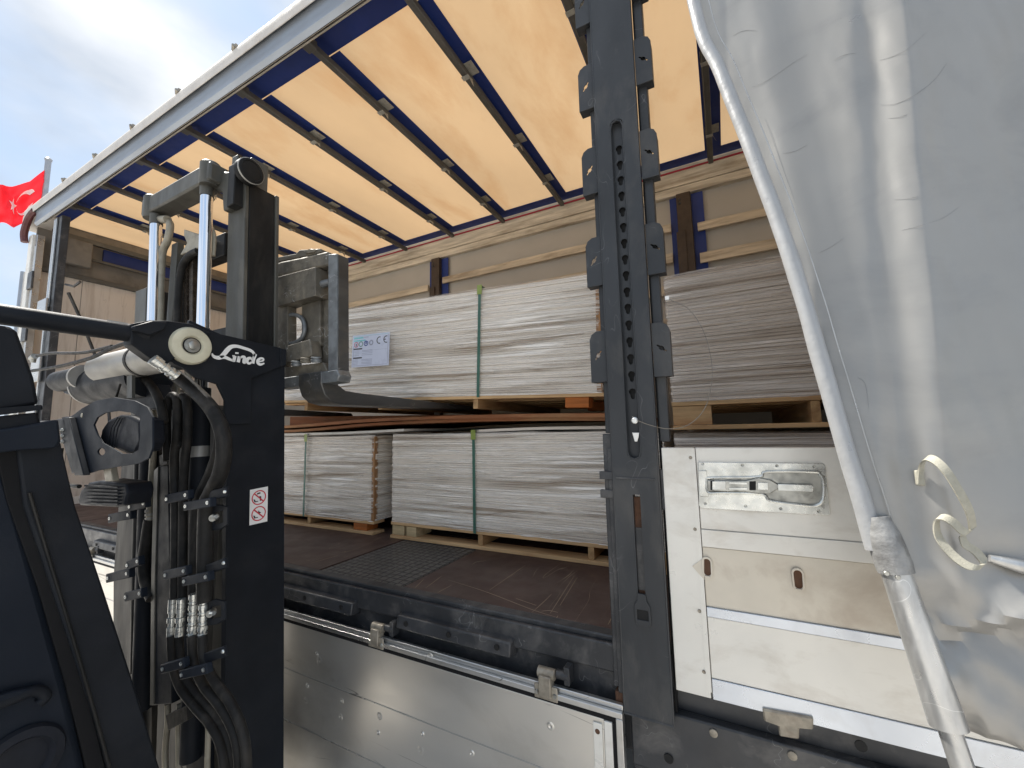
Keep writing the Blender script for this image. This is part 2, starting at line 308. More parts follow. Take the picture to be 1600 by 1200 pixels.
# deck panels
SEG = [(XF, -4.9), (-4.88, -3.1), (-3.08, -1.90), (-1.89, -1.345), (-1.335, -.36), (-.35, 1.3), (1.32, 3), (3.02, 4.9), (4.92, XB)]
for a, b_ in SEG:
    mm = m_check if abs(a+1.89) < .01 else m_deck
    o = MB().box(a, b_, Y0+.075, Y1, ZD-.03, ZD-(.003 if mm is m_check else 0)).build('floor_panel', mm, T, bevel=.002)
    if mm is m_check: o['label'] = 'black anti slip floor strip with mesh pattern'
MB().box(XF, XB, Y0+.02, Y0+.07, ZD-.10, ZD+.004).box(XF, XB, Y0+.0, Y0+.02, ZD-.10, ZD-.012).build('floor_edge_rail', m_steel, T, bevel=.006)
MB().box(XF, XB, Y0+.022, Y0+.06, .60, ZD-.102).build('side_beam', m_steel, T, bevel=.004)
MB().box(XF, XB, Y1-.06, Y1-.02, .62, ZD-.034).build('side_beam', m_steel, T, bevel=.004)
for x0, x1 in ((-6, -5.6),):
    pass
MB().box(XF, XB, 2.1, 2.24, .5, ZD-.04).box(XF, XB, 3.0, 3.14, .5, ZD-.04).build('chassis_beam', m_steel, T, bevel=.01)
x = XF+.2
while x < XB:
    MB().box(x, x+.06, Y0+.07, Y1-.07, .76, ZD-.042).build('cross_member', m_steel, T); x += .75
m_scr = mat('bare_wood_scratch', (.30, .24, .17), .8)
for ln in (((875, 946), (902, 902)), ((860, 958), (897, 900)), ((846, 955), (858, 954), (872, 957)), ((700, 906), (760, 925), (830, 952), (868, 964)), ((648, 919), (662, 905)), ((665, 919), (690, 900)), ((684, 926), (706, 914)), ((765, 922), (820, 884)), ((950, 976), (962, 954)), ((831, 957), (850, 940), (862, 928)), ((486, 880), (528, 868)), ((806, 935), (838, 946)), ((738, 882), (745, 878), (760, 876)), ((868, 968), (872, 962))):
    p = smoothpath([at(u, v, 2, ZD+.0006) for u, v in ln], 4)
    MB().ribbon(p, (0, 0, 1), [.0026*math.sin(math.pi*(i+.5)/len(p))+.0005 for i in range(len(p))], .0005).build('floor_scratch', m_scr, T)
# bumpers on the side beam
def bumper(x0, x1):
    z0, z1 = .80, .868; b = MB()
    prof = [(Y0+.02, z1), (Y0-.03, z1-.008), (Y0-.038, z0+.012), (Y0+.02, z0)]
    b.prism([(x0, y, z) for y, z in prof], (x1-x0, 0, 0)); o = b.build('rub_strip', m_steel, T, bevel=.006)
    for f in (.1, .5, .9):
        xx = x0+(x1-x0)*f
        MB().lathe((xx, Y0-.0365, .838), (0, -1, 0), [(.011, 0), (.011, .002)], 10).build('bolt_hole', m_black, o)
for a, b_ in ((-2.17, -1.54), (-1.275, -.74), (-3.2, -2.5), (-4.3, -3.6)): bumper(a, b_)
# rear-side lower beam with bolts (right of the post)
o = MB().box(-.33, XB, Y0-.012, Y0+.02, .585, .765).build('side_beam', m_steel, T, bevel=.006, label='dusty black lower beam with pale bolts right of the post')
for p in ((1115, 1145), (1238, 1180)):
    q = at(*p, 1, Y0-.012); MB().lathe(q, (0, -1, 0), [(.011, 0), (.011, .004), (.004, .006)], 12).build('bolt', m_primer, o)
MB().box(-.33, XB, Y0+.02, Y0+.022, .40, .60).build('underrun_shadow_panel', m_steel, T)
for p, q in (((1045, 1185), 0), ((1345, 1165), 0)):
    c = at(*p, 1, Y0-.014); MB().lathe(c, (0, -1, 0), [(.013, 0), (.013, .003)], 12).build('bolt_hole', m_black, T)
# ---------------- dropsides folded down
def dropside(x0, x1, lab, detail=True):
    YP = Y0-.045; zt = .748; zb = .02
    D = MB().box(x0+.035, x1-.06, YP, YP+.022, zb, zt-.035).build('dropside_panel', m_drop, T, bevel=.003, label=lab)
    MB().box(x0, x1-.022, YP-.004, YP+.02, zt-.034, zt-.019).build('gasket', m_gasket, D)
    MB().box(x0, x1, YP-.008, YP+.024, zt-.018, zt).box(x0, x1, YP+.004, YP+.02, zt+.0005, zt+.016).build('top_frame', m_alu, D, bevel=.002)
    MB().box(x1-.021, x1, YP-.008, YP+.024, zb, zt-.019).build('end_frame', m_alu, D, bevel=.002)
    MB().box(x1-.033, x1-.0215, YP-.003, YP+.02, zb, zt-.036).build('gasket', m_gasket, D)
    MB().box(x1-.059, x1-.034, YP-.006, YP+.02, zb, zt-.037).box(x1-.095, x1-.066, YP-.005, YP-.0005, zb, zt-.05).build('end_trim', m_cream, D, bevel=.002)
    for z in (.50, .275, .27-.225):
        MB().box(x0+.036, x1-.1, YP-.0022, YP-.0003, z, z+.0035).build('seam', m_alu, D)
    MB().lathe((x1-.081, YP-.0052, zt-.075), (0, -1, 0), [(.008, 0), (.006, .002)], 12).build('screw', m_rust, D)
    return D
D1 = dropside(-3.35, -.345, 'folded down aluminium drop side with dents and black seal')
D2 = dropside(-6.35, -3.42, 'pale folded down drop side at the front bay')
random.seed(3)
dents = [(480, 1072), (478, 1094), (534, 1095), (532, 1120), (593, 1119), (591, 1145), (660, 1147), (657, 1173), (737, 1177), (495, 1022), (499, 1032), (860, 1135), (630, 1022), (672, 1026)]
for u, v in dents:
    c = at(u, v, 1, Y0-.0455); r = .006+random.random()*.006
    MB().lathe(c+V((0, .001, 0)), (0, -1, 0), [(r*1.7, 0), (r, .0028), (r*.6, .0022), (r*.25, -.0)], 14).build('dent', m_drop, D1)
def hinge(u, v):
    c = at(u, v, 1, Y0-.02); h = MB()
    h.box(c.x-.042, c.x+.042, Y0-.056, Y0-.049, .722, .768); h.box(c.x-.022, c.x+.022, Y0-.066, Y0-.03, .735, .80)
    o = h.build('hinge', m_primer, D1, bevel=.004)
    MB().tube([(c.x-.03, Y0-.04, .80), (c.x+.03, Y0-.04, .80)], .017, 14).build('hinge_knuckle', m_primer, o)
    MB().tube([(c.x+.031, Y0-.03, .80), (c.x+.075, Y0-.03, .80)], .014, 12).box(c.x+.06, c.x+.08, Y0-.04, Y0+.0, .775, .83).build('hinge_pin', m_steel, o, bevel=.002)
    for s in (-.033, .033): MB().lathe((c.x+s, Y0-.056, .742), (0, -1, 0), [(.008, 0), (.006, .004)], 10).build('bolt', m_zincd, o)
hinge(597, 975); hinge(858, 1045); hinge(150, 866)
# ---------------- right side board
YS = 1.375
SB = MB().box(-.09, XB, YS+.004, YS+.028, .842, 1.552).build('sideboard', m_cream, T, bevel=.002, label='cream aluminium side board with recessed latch')
MB().box(-.187, -.0935, YS-.002, YS+.028, .842, 1.552).build('end_profile', m_cream, SB, bevel=.002)
for z0, z1, mm, pr_ in ((1.313, 1.551, m_cream, .0), (1.262, 1.3115, m_cream, .003), (1.094, 1.2605, m_creamd, -.001), (1.066, 1.0925, m_bluealu, .004), (.8985, 1.0645, m_cream, 0), (.842, .897, m_bluealu, .003)):
    MB().box(-.0885, XB, YS-pr_, YS+.0035, z0, z1).build('board_strip', mm, SB, bevel=.0012)
MB().box(-.104, -.0905, YS-.0035, YS-.0022, .86, 1.55).build('edge_trim', m_cream, SB)
for u, v in ((1079, 715), (1086, 827), (1093, 955), (1100, 1050)):
    c = at(u, v, 1, YS-.003); MB().lathe(c, (0, -1, 0), [(.0052, 0), (.0045, .002), (.002, .001)], 12).build('rivet', m_primer, SB)
for u, v in ((1105, 886), (1247, 905)):   # elongated slots with rusty rims
    c = at(u, v, 1, YS-.002)
    def cap(rx, rz, n=18): return [V((c.x+math.cos(a)*rx, c.y, c.z+(math.sin(a)*rx+(rz-rx)*(1 if math.sin(a) >= 0 else -1)))) for a in [2*math.pi*k/n for k in range(n)]]
    MB().prism(cap(.0145, .030), (0, -.004, 0), [cap(.0095, .024)]).build('slot_rim', m_creamd, SB, bevel=.001)
    MB().prism([p+V((0, .0005, 0)) for p in cap(.0095, .024)], (0, -.0012, 0)).build('slot', m_rust, SB)
c = at(1092, 886, 1, YS-.003); MB().prism([(c.x-.018, c.y, c.z), (c.x+.016, c.y, c.z+.03), (c.x+.012, c.y, c.z-.034)], (0, -.0012, 0)).build('torn_patch', m_creamd, SB)
# latch tray
def P(u, v, y): return at(u, v, 1, y)
tray_out = [(1091, 722), (1285, 724), (1289, 727), (1297, 803), (1293, 805), (1096, 794), (1092, 790)]
rec = [(1104, 747), (1128, 746), (1186, 745), (1198, 737), (1270, 737), (1282, 742), (1287, 755), (1286, 780), (1277, 789), (1262, 790), (1205, 783), (1190, 772), (1130, 770), (1106, 769)]
tr = MB(); tr.prism([P(u, v, YS-.0035) for u, v in tray_out], (0, -.002, 0), [[P(u, v, YS-.0035) for u, v in rec]])
LT = tr.build('latch_tray', m_zinc, SB, bevel=.001)
MB().prism([P(u, v, YS-.0005) for u, v in rec], (0, -.0012, 0)).build('tray_floor', m_zinc, LT)if False else None
rl = smoothpath([P(u, v, YS-.006) for u, v in rec]+[P(*rec[0], YS-.006)], 4)
MB().tube(rl, .0042, 8, caps=False).build('tray_rim', m_zinc, SB)
b = MB(); b.prism([P(u, v, YS-.0007) for u, v in rec], (0, -.0012, 0)); b.build('tray_floor', m_zincd, SB)
MB().prism([P(u, v, YS-.006) for u, v in ((1091, 735), (1104, 735), (1107, 776), (1094, 776))], (0, -.003, 0)).build('striker', m_zinc, SB, bevel=.0015)
LV = MB().prism([P(u, v, YS-.006) for u, v in ((1105, 750), (1165, 751), (1184, 746), (1205, 750), (1219, 758), (1219, 761), (1205, 770), (1184, 771), (1165, 768), (1106, 767))], (0, -.007, 0)).build('latch_lever', m_zincd, SB, bevel=.002)
MB().prism([P(u, v, YS-.008) for u, v in ((1215, 756), (1268, 757), (1271, 760), (1270, 768), (1215, 766))], (0, -.006, 0)).build('lever_bar', m_zinc, SB, bevel=.0015)
for quad, mm in ((((1113, 752), (1134, 752), (1134, 765), (1113, 765)), m_zinc), (((1171, 752), (1181, 752), (1181, 766), (1171, 766)), m_black), (((1184, 754), (1200, 754), (1200, 765), (1184, 765)), m_zinc), (((1187, 756), (1197, 756), (1197, 763), (1187, 763)), m_black), (((1139, 753), (1168, 754), (1168, 757), (1139, 756)), m_zinc), (((1139, 762), (1168, 762), (1168, 765), (1139, 765)), m_zinc), (((1110, 751), (1116, 751), (1116, 766), (1110, 766)), m_black)):
    MB().prism([P(u, v, YS-.0133) for u, v in quad], (0, -.003 if mm is m_zinc else -.0012, 0)).build('latch_detail', mm, SB, bevel=.0006)
for u, v in ((1098, 725), (1160, 727), (1214, 728), (1272, 729), (1102, 787), (1165, 791), (1220, 795), (1279, 799)):
    MB().lathe(P(u, v, YS-.0056), (0, -1, 0), [(.0042, 0), (.0036, .0016), (.0015, .0006)], 10).build('rivet', m_zincd, SB)
# hook plate under board
q = P(1230, 1115, Y0-.02)
MB().prism([P(u, v, YS) for u, v in ((1191, 1104), (1270, 1118), (1270, 1136), (1248, 1134), (1248, 1151), (1217, 1146), (1215, 1130), (1193, 1122))], (0, -.012, 0)).build('hook_plate', m_primer, T, bevel=.004)

# ---------------- main side post
def rrect(x0, x1, z0, z1, y, r, n=5):
    o = []
    for cx_, cz_, a0 in ((x1-r, z1-r, 0), (x0+r, z1-r, 90), (x0+r, z0+r, 180), (x1-r, z0+r, 270)):
        for k in range(n+1):
            a = math.radians(a0+90*k/n); o.append((cx_+r*math.cos(a), y, cz_+r*math.sin(a)))
    return o
PT = MB().prism([(-.341, 1.362, .742), (-.199, 1.362, .742), (-.199, 1.362, 3.84), (-.341, 1.362, 3.84)], (0, .038, 0), [rrect(-.2915, -.2465, 1.515, 2.700, 1.362, .020), rrect(-.2810, -.2580, 1.10, 1.405, 1.362, .002)]).build('side_post', m_steelb, T, smooth=False, label='dark steel post with keyhole slots and lock plates')
for x_ in (-.341, -.199): MB().tube([(x_, 1.364, .742), (x_, 1.364, 3.84)], .0035, 8).build('post_edge', m_steelb, PT)
MB().tube([(-.341, 1.363, .744), (-.199, 1.363, .744)], .004, 8).build('post_edge', m_steelb, PT)
MB().box(-.2805, -.2585, 1.378, 1.39, 1.10, 1.395).build('slot_bar', m_rust, PT)
MB().box(-.2805, -.2585, 1.376, 1.39, 1.11, 1.30).build('slot_bar', m_steel, PT)
MB().box(-.330, -.210, 1.359, 1.3625, 1.452, 1.458).build('weld_seam', m_steel, PT, bevel=.001)
cx = -.269
lp = [(cx-.012, 1.105), (cx+.012, 1.105), (cx+.014, 1.085), (cx+.024, 1.07), (cx+.024, 1.02), (cx+.019, 1.013), (cx-.019, 1.013), (cx-.024, 1.02), (cx-.024, 1.07), (cx-.014, 1.085)]
MB().prism([(x, 1.3605, z) for x, z in lp], (0, -.005, 0), [[(cx-.017, 1.3605, 1.028), (cx+.017, 1.3605, 1.028), (cx+.017, 1.3605, 1.058), (cx-.017, 1.3605, 1.058)]]).build('lever_tongue', m_steelb, PT, bevel=.0015)
MB().box(cx-.017, cx+.017, 1.3585, 1.3603, 1.028, 1.058).build('finger_hole', m_black, PT)
# keyhole plate
def keyhole(x, z, r=.0115, s=1):
    o = []
    for k in range(11):
        a = math.radians(-50)+k*math.radians(280)/10; o.append((x+r*math.cos(a), z+r*math.sin(a)))
    o += [(x-r*.55, z-r*1.6), (x-r*.2, z-r*2.1), (x+r*.4, z-r*2.1), (x+r*.6, z-r*1.6)]
    return o
za, zb_ = P(968, 232, 1.385).z, P(992, 612, 1.385).z
nh = 16; kh = []
for i in range(nh):
    z = za+(zb_-za)*i/(nh-1); kh.append([(a, 1.384, b2) for a, b2 in keyhole(-.268, z)])
MB().prism([(-.2912, 1.384, 1.517), (-.2468, 1.384, 1.517), (-.2468, 1.384, 2.698), (-.2912, 1.384, 2.698)], (0, .004, 0), kh).build('keyhole_plate', m_steelb, PT)
MB().box(-.2912, -.2468, 1.397, 1.3995, 1.517, 2.698).build('keyhole_backing', m_black, PT)
rim = [(-.2905, 1.54), (-.2905, 2.67), (-.284, 2.69), (-.269, 2.697), (-.254, 2.69), (-.2475, 2.67), (-.2475, 1.54), (-.254, 1.522), (-.269, 1.516), (-.284, 1.522)]
MB().tube([(x, 1.364, z) for x, z in rim], .0035, 6, closed=True).build('recess_rim', m_steelb, PT)
sl_ = MB().lathe(P(992, 657, 1.352), (0, -1, 0), [(.0095, 0), (.0105, .002), (.0105, .006), (.008, .008)], 18).build('seal_disc', m_seal, PT)
MB().prism([P(u, v, 1.36) for u, v in ((988, 676), (999, 676), (998, 683), (996, 690), (992, 690), (990, 683))], (0, -.004, 0)).build('seal_clip', m_seal, PT, bevel=.001)
# side guides behind
MB().box(-.367, -.3435, 1.392, 1.43, 1.60, 3.84).build('guide_rail', m_steelb, PT, bevel=.003)
MB().box(-.192, -.162, 1.392, 1.43, 1.57, 3.84).build('guide_rail', m_steelb, PT, bevel=.003)
MB().box(-.196, -.190, 1.395, 1.43, .76, 3.84).build('guide_gap', m_gasket, PT)
MB().box(-.376, -.3435, 1.385, 1.43, .80, 1.598).build('guide_rail', m_steel, PT, bevel=.003)
MB().box(-.360, -.343, 1.375, 1.384, .79, 1.55).build('guide_lip', m_steel, PT, bevel=.002)
MB().box(-.372, -.345, 1.38, 1.41, .735, .79).build('rusty_foot', m_rust, PT, bevel=.002)
for z in (1.46, 1.40):
    MB().box(-.388, -.3435, 1.368, 1.384, z-.012, z+.014).build('bracket_lug', m_steel, PT, bevel=.002)
MB().box(-.1975, -.176, 1.376, 1.392, 1.36, 1.485).build('bracket_lug', m_steel, PT, bevel=.003)
# lock tabs
def tab(side, zbot, i):
    h, w = .178, .056
    x0 = -.346 if side < 0 else -.1945
    xi, xo = x0, x0+side*w
    pts = [(xi, zbot), (xo, zbot), (xo, zbot+h-.028), (xo-side*.008, zbot+h-.010), (xo-side*.025, zbot+h), (xi, zbot+h)]
    c = ((xi+xo)/2, zbot+h*.52); a = math.radians(55 if side < 0 else -40); hole = []
    d = (math.cos(a), math.sin(a)); n = (-d[1], d[0])
    for s, t in ((-.018, -.0022), (-.007, -.0022), (-.005, -.006), (.005, -.006), (.007, -.0022), (.018, -.0022), (.018, .0022), (.007, .0022), (.005, .006), (-.005, .006), (-.007, .0022), (-.018, .0022)):
        hole.append((c[0]+d[0]*s+n[0]*t, 1.372, c[1]+d[1]*s+n[1]*t))
    o = MB().prism([(x, 1.372, z) for x, z in pts], (0, .004, 0), [hole]).build('lock_plate', m_steelb, PT, bevel=.0012)
    MB().box(min(xi, xo)+.0005, max(xi, xo)-.0005, 1.3765, 1.412, zbot+.001, zbot+.022).box(xo-.0045 if side > 0 else xo+.0005, xo-.0005 if side > 0 else xo+.0045, 1.3765, 1.412, zbot+.023, zbot+h-.03).build('lock_plate_flange', m_steelb, PT, bevel=.001)
for i, v in enumerate((33, 168, 303, 448, 598)):
    tab(-1, P(925, v, 1.372).z, i)
for i, v in enumerate((-28, 116, 270, 425, 588)): tab(1, P(1040, v, 1.372).z, i)
z = 3.28
for k in range(2): tab(-1, z+.25*k, 9); tab(1, z+.09+.25*k, 9)
wp = smoothpath([P(1035, 460, 1.385), P(1046, 468, 1.37), P(1075, 482, 1.36), P(1098, 515, 1.355), P(1111, 560, 1.35), P(1112, 600, 1.35), P(1100, 640, 1.35), P(1075, 664, 1.35), P(1045, 670, 1.352), P(1015, 664, 1.35), P(994, 656, 1.349)], 5)
w_ = MB().tube(wp, .0011, 6).build('seal_wire', m_wire); tag(w_, 'thin loose customs wire looping off the keyhole post', 'wire')
MB().box(wp[4].x-.006, wp[4].x+.006, wp[4].y-.004, wp[4].y+.003, wp[4].z-.006, wp[4].z+.006).build('wire_tag', m_pwhite, w_)

# ---------------- roof
MB().grid(lambda s, t: V((XF+(XB-XF)*s, Y0+.05+(Y1-Y0-.06)*t, ZR+.075+.012*math.sin(s*(XB-XF)/.7*math.pi*2)*math.sin(t*math.pi)+.010*mnoise.noise(V((s*18, t*5, 2))))), 190, 26).build('roof_tarp', m_tarp, T)
MB().box(XF, XB, Y0+.05, Y0+.165, ZR+.052, ZR+.056).box(XF, XB, Y1-.12, Y1, ZR+.052, ZR+.056).build('tarp_border', m_blue, T)
MB().box(XF, XB, Y1-.02, Y1-.014, ZR-.005, ZR+.010).build('tarp_cord', m_red, T)
bx = [-5.62, -4.91, -4.20, -3.465, -2.74, -2.05, -1.35, -.605, .045, .75, 1.45, 2.15, 2.9, 3.6, 4.3, 5.0, 5.7, 6.4]
random.seed(11)
for x in bx:
    B = MB().box(x-.02, x+.02, Y0+.0, Y1-.02, ZR-.022, ZR+.018).build('roof_bow', m_bow, T, bevel=.004)
    MB().box(x-.026, x-.0205, Y0+.02, Y1-.04, ZR+.004, ZR+.018).build('bow_lip', m_bow, B)
    MB().box(x-.04, x+.085, Y0+.167, Y1-.122, ZR+.040, ZR+.044).build('tarp_band', m_blue, B)
    MB().box(x-.035, x+.035, Y0-.012, Y0+.05, ZR-.03, ZR+.02).build('bow_shoe', m_bow, B, bevel=.004)
    for y in (2.0, 2.75, 3.4):
        yy = y+random.uniform(-.05, .05); w = .05
        MB().box(x-.028, x+.072, yy-w, yy+w, ZR+.0225, ZR+.027).box(x-.0265, x+.0265, yy-.016, yy+.016, ZR-.0265, ZR-.0225).build('clip_band', m_clip, B)
        MB().prism([(x+.02, yy, ZR-.022), (x+.045, yy+.02, ZR-.05-random.random()*.04), (x+.03, yy+.03, ZR-.022)], (0, .004, .001)).build('loose_tab', m_clip, B)
# near roof rail profile (y, z), extruded along x
RA, RB = -6.2, XB
def extr(prof, name, m, x0=RA, x1=RB, bev=.002, par=T):
    return MB().prism([(x0, y, z) for y, z in prof], (x1-x0, 0, 0)).build(name, m, par, bevel=bev)
RR = extr([(1.302, 3.852), (1.325, 3.828), (1.331, 3.85), (1.331, 3.955), (1.45, 4.015), (1.45, 4.03), (1.30, 4.03), (1.296, 3.985), (1.312, 3.955), (1.309, 3.90)], 'roof_rail', m_railm)
extr([(1.3255, 3.826), (1.333, 3.84), (1.333, 3.95), (1.3315, 3.95)], 'rail_groove', m_gasket, par=RR, bev=0)
extr([(1.338, 3.855), (1.347, 3.853), (1.347, 3.958), (1.338, 3.955)], 'rail_lip', m_raill, par=RR)
extr([(1.348, 3.87), (1.372, 3.89), (1.372, 3.97), (1.348, 3.96)], 'rail_groove', m_gasket, par=RR, bev=0)
extr([(1.374, 3.885), (1.384, 3.885), (1.384, 3.975), (1.374, 3.972)], 'rail_lip', m_raill, par=RR)
extr([(1.288, 4.035), (1.30, 4.035), (1.45, 4.05), (1.45, 4.056), (1.286, 4.052), (1.278, 4.03), (1.284, 3.968), (1.290, 3.968)], 'tarp_skirt', m_tarpw, x0=-6.45)
for x in [-5.4+.70*k for k in range(12)]:
    MB().tube([(x, 1.29, 4.045), (x+.03, 1.275, 4.06)], .014, 8).box(x-.01, x+.035, 1.28, 1.30, 4.055, 4.075).build('skirt_buckle', m_primer, T)
MB().tube(smoothpath([(-6.2, 1.30, 3.99), (-6.32, 1.29, 3.93), (-6.42, 1.29, 3.80), (-6.42, 1.30, 3.7)], 5), .03, 8).build('corner_skirt', mat('corner_maroon', (.10, .03, .03), .6), T)
MB().prism([(-6.2, 1.285, 4.056), (-6.5, 1.285, 4.0), (-6.52, 1.285, 3.86), (-6.38, 1.285, 3.92), (-6.2, 1.285, 3.98)], (0, .2, 0)).build('tarp_corner', m_tarpw, T, bevel=.01)
# far roof rail + far wall
FR = MB().box(XF, XB, Y1+.012, Y1+.05, ZR-.005, 4.05).box(XF, XB, Y1-.012, Y1+.05, 3.80, ZR-.006).build('far_roof_rail', m_wx3, T, bevel=.004)
MB().box(XF, XB, Y1-.005, Y1+.05, 3.72, 3.795).build('rail_lower', m_wx3, FR, bevel=.003)
MB().box(XF, XB, Y1+.05, Y1+.06, ZD, 3.95).build('far_curtain', m_farc, T)
MB().box(XF, XB, Y1+.005, Y1+.04, ZD, 1.55).build('far_sideboard', m_cream, T)
posts = [-3.0, -.2, 2.7, 5.4]
for xp in posts:
    FP = MB().box(xp-.06, xp+.06, Y1-.03, Y1+.045, ZD, 3.715).build('far_post', m_dkbrown, T, bevel=.004)
    MB().box(xp-.075, xp-.0, Y1-.045, Y1-.032, 2.9, 3.35).build('post_sleeve', m_dkbrown, FP, bevel=.003)
    MB().box(xp+.062, xp+.16, Y1+.02, Y1+.024, 2.5, 3.71).box(xp-.12, xp-.062, Y1+.02, Y1+.024, 2.5, 3.71).build('blue_flap', m_blue, FP)
    for z in (3.62, 3.66): MB().lathe((xp-.03, Y1-.032, z), (0, -1, 0), [(.012, 0), (.008, .006)], 10).build('bolt', m_steel, FP)
lz = [(3.33, 3.405), (3.035, 3.125), (2.74, 2.83), (2.44, 2.53), (2.1, 2.19)]
ends = [XF+.05]+posts+[XB]
for i in range(len(ends)-1):
    a = ends[i]+(.10 if i else 0); b_ = ends[i+1]-(.12 if i < len(ends)-2 else 0)
    for z0, z1 in lz:
        dz = .05 if i == 1 else 0
        MB().box(a, b_, Y1-.022, Y1+.0, z0+dz, z1+dz).build('lath', m_wx2, T, bevel=.003)
# front wall
FWx = -6.40
FWO = MB().box(FWx-.05, FWx, Y0-.02, Y1+.02, .6, 3.42).build('front_wall', m_taupe, T)
MB().box(FWx, FWx+.04, Y0, Y1, 3.42, 3.47).build('wall_top_rail', m_bow, FWO, bevel=.005)
MB().box(FWx-.05, FWx-.02, Y0-.02, Y1+.02, 3.4205, 4.03).build('upper_panel', m_dark_alu, FWO)
MB().box(FWx, FWx+.03, 1.9, 3.9, 3.70, 3.84).build('blue_band', m_blue, FWO)
MB().box(FWx+.035, FWx+.08, 1.55, 3.9, 3.845, 3.9).box(FWx+.035, FWx+.06, 1.55, 3.9, 3.66, 3.69).build('roof_runner', m_bow, FWO, bevel=.004)
MB().box(FWx+.035, FWx+.12, 1.55, 1.78, 3.55, 3.84).build('roof_bracket', m_dark_alu, FWO, bevel=.008)
MB().box(FWx, FWx+.05, 2.6, 2.75, 3.5, 3.68).build('roof_bracket', m_dark_alu, FWO, bevel=.008)
for y in (1.75, 2.3, 2.9, 3.4): MB().box(FWx, FWx+.0012, y, y+.006, ZD, 3.42).build('panel_joint', m_dark_alu, FWO)
# front corner posts
CP = MB().box(-6.44, -6.33, 1.33, 1.42, .7, 3.78).build('front_corner_post', m_white, T, bevel=.006)
MB().box(-6.30, -6.24, 1.345, 1.40, .7, 3.76).build('post_strip', m_alu, CP, bevel=.003)
for z in (3.3, 2.75, 2.2, 1.7): MB().box(-6.325, -6.19, 1.325, 1.343, z-.13, z+.05).build('lock_plate', m_steel, CP, bevel=.004)
MB().tube([(-6.5, 1.33, 3.4), (-6.5, 1.33, 1.2)], .02, 8).build('post_pipe', m_railm, CP)
SP = MB().box(-5.76, -5.64, 1.36, 1.42, ZD, 3.82).build('sliding_post', m_steel, T, bevel=.004)
MB().box(-5.79, -5.762, 1.345, 1.40, ZD, 3.80).box(-5.75, -5.72, 1.345, 1.358, 2.9, 3.80).build('post_strip', m_alu, SP, bevel=.003)
for z in (2.9, 2.35, 1.85): MB().box(-5.93, -5.70, 1.325, 1.343, z-.18, z+.08).build('lock_plate', m_alu, SP, bevel=.004)
MB().tube(smoothpath([(-5.62, 1.45, 3.05), (-5.75, 1.62, 2.75), (-5.9, 1.83, 2.3), (-5.95, 1.93, 1.9), (-5.8, 1.9, 1.6)], 6), .014, 8).build('hanging_strap', m_steel, T)
MB().tube([(-5.6, 1.42, 3.12), (-5.5, 1.45, 3.09), (-5.42, 1.47, 3.13)], .012, 6).build('strap_hook', m_steel, T)

# ------------------------------------------------------------------ cargo
def stack(name_label, x0, x1, y0, dep, z0, z1, rz, tilt, brown, strapx, fm, label=False, battens=(), pitch=.0125, seed=0, grp='wrapped board packs in the trailer'):
    t = thing('wrapped_board_pack', name_label, 'board pack', local=True, group=grp)
    L = x1-x0; H = z1-z0; random.seed(seed)
    n = int(H/pitch); b = MB(); p = H/n
    b.box(-L+.012, -.012, .012, dep-.012, .002, H-.002); b.build('dark_gaps', m_boardg, t)
    b = MB()
    for k in range(n):
        a = random.uniform(-.004, .004); c = random.uniform(-.003, .005)
        b.box(-L+a+.003, -.003+a, c*.6+.003, dep+c, k*p, (k+1)*p-p*(.14 if brown else .10))
    b.build('board_sheets', m_boardb if brown else m_board, t, kind='stuff')
    # film, a real wrinkled skin standing off the sheets
    def nzf(a, z, amp):
        w = z*62+2.6*mnoise.noise(V((a*1.6, z*5, seed)))+1.4*mnoise.noise(V((a*5, z*12, seed+4)))
        return amp*2.6*(.9*abs(mnoise.noise(V((a*1.1, w*.42, seed+9))))+.6*abs(mnoise.noise(V((a*3, w*.9, seed))))-.25)
    f = MB(); nz_ = int(H/.0055)
    def front(s, u):
        x = -L*(1-s); z = H*u
        y = -.009+nzf(x, z, .006)
        e = min(s, 1-s)*L
        if e < .03: y += (.03-e)**2*12
        return V((x, y, z-.006+.012*u))
    f.grid(front, int(L/.02), nz_)
    def side(xs, sg):
        def fn(s, u): return V((xs+sg*(.006+nzf(s*dep+7, H*u, .005)), .012+s*dep, H*u))
        return fn
    f.grid(side(0, 1), int(dep/.05), nz_); f.grid(side(-L, -1), int(dep/.05), nz_)
    f.grid(lambda s, u: V((-L*(1-s), dep*u, H+.006+.006*mnoise.noise(V((s*9, u*20, seed))))), int(L/.05), int(dep/.03))
    f.build('stretch_film', fm, t)
    for sx in strapx:
        MB().box(sx-.009, sx+.009, -.027, -.0245, -.015, H+.02).box(sx-.009, sx+.009, -.0245, dep, H+.018, H+.0205).build('strap', m_green, t)
        MB().box(sx-.016, sx+.016, -.0292, -.0272, H-.035, H+.022).build('strap_seal', m_greeny, t)
    for bxx in battens:
        MB().box(bxx, bxx+.028, -.004, .03, .0, H-.004).build('corner_batten', m_wz, t, bevel=.002)
    t.location = (x1, y0, z0); t.rotation_euler = (0, tilt, rz)
    return t
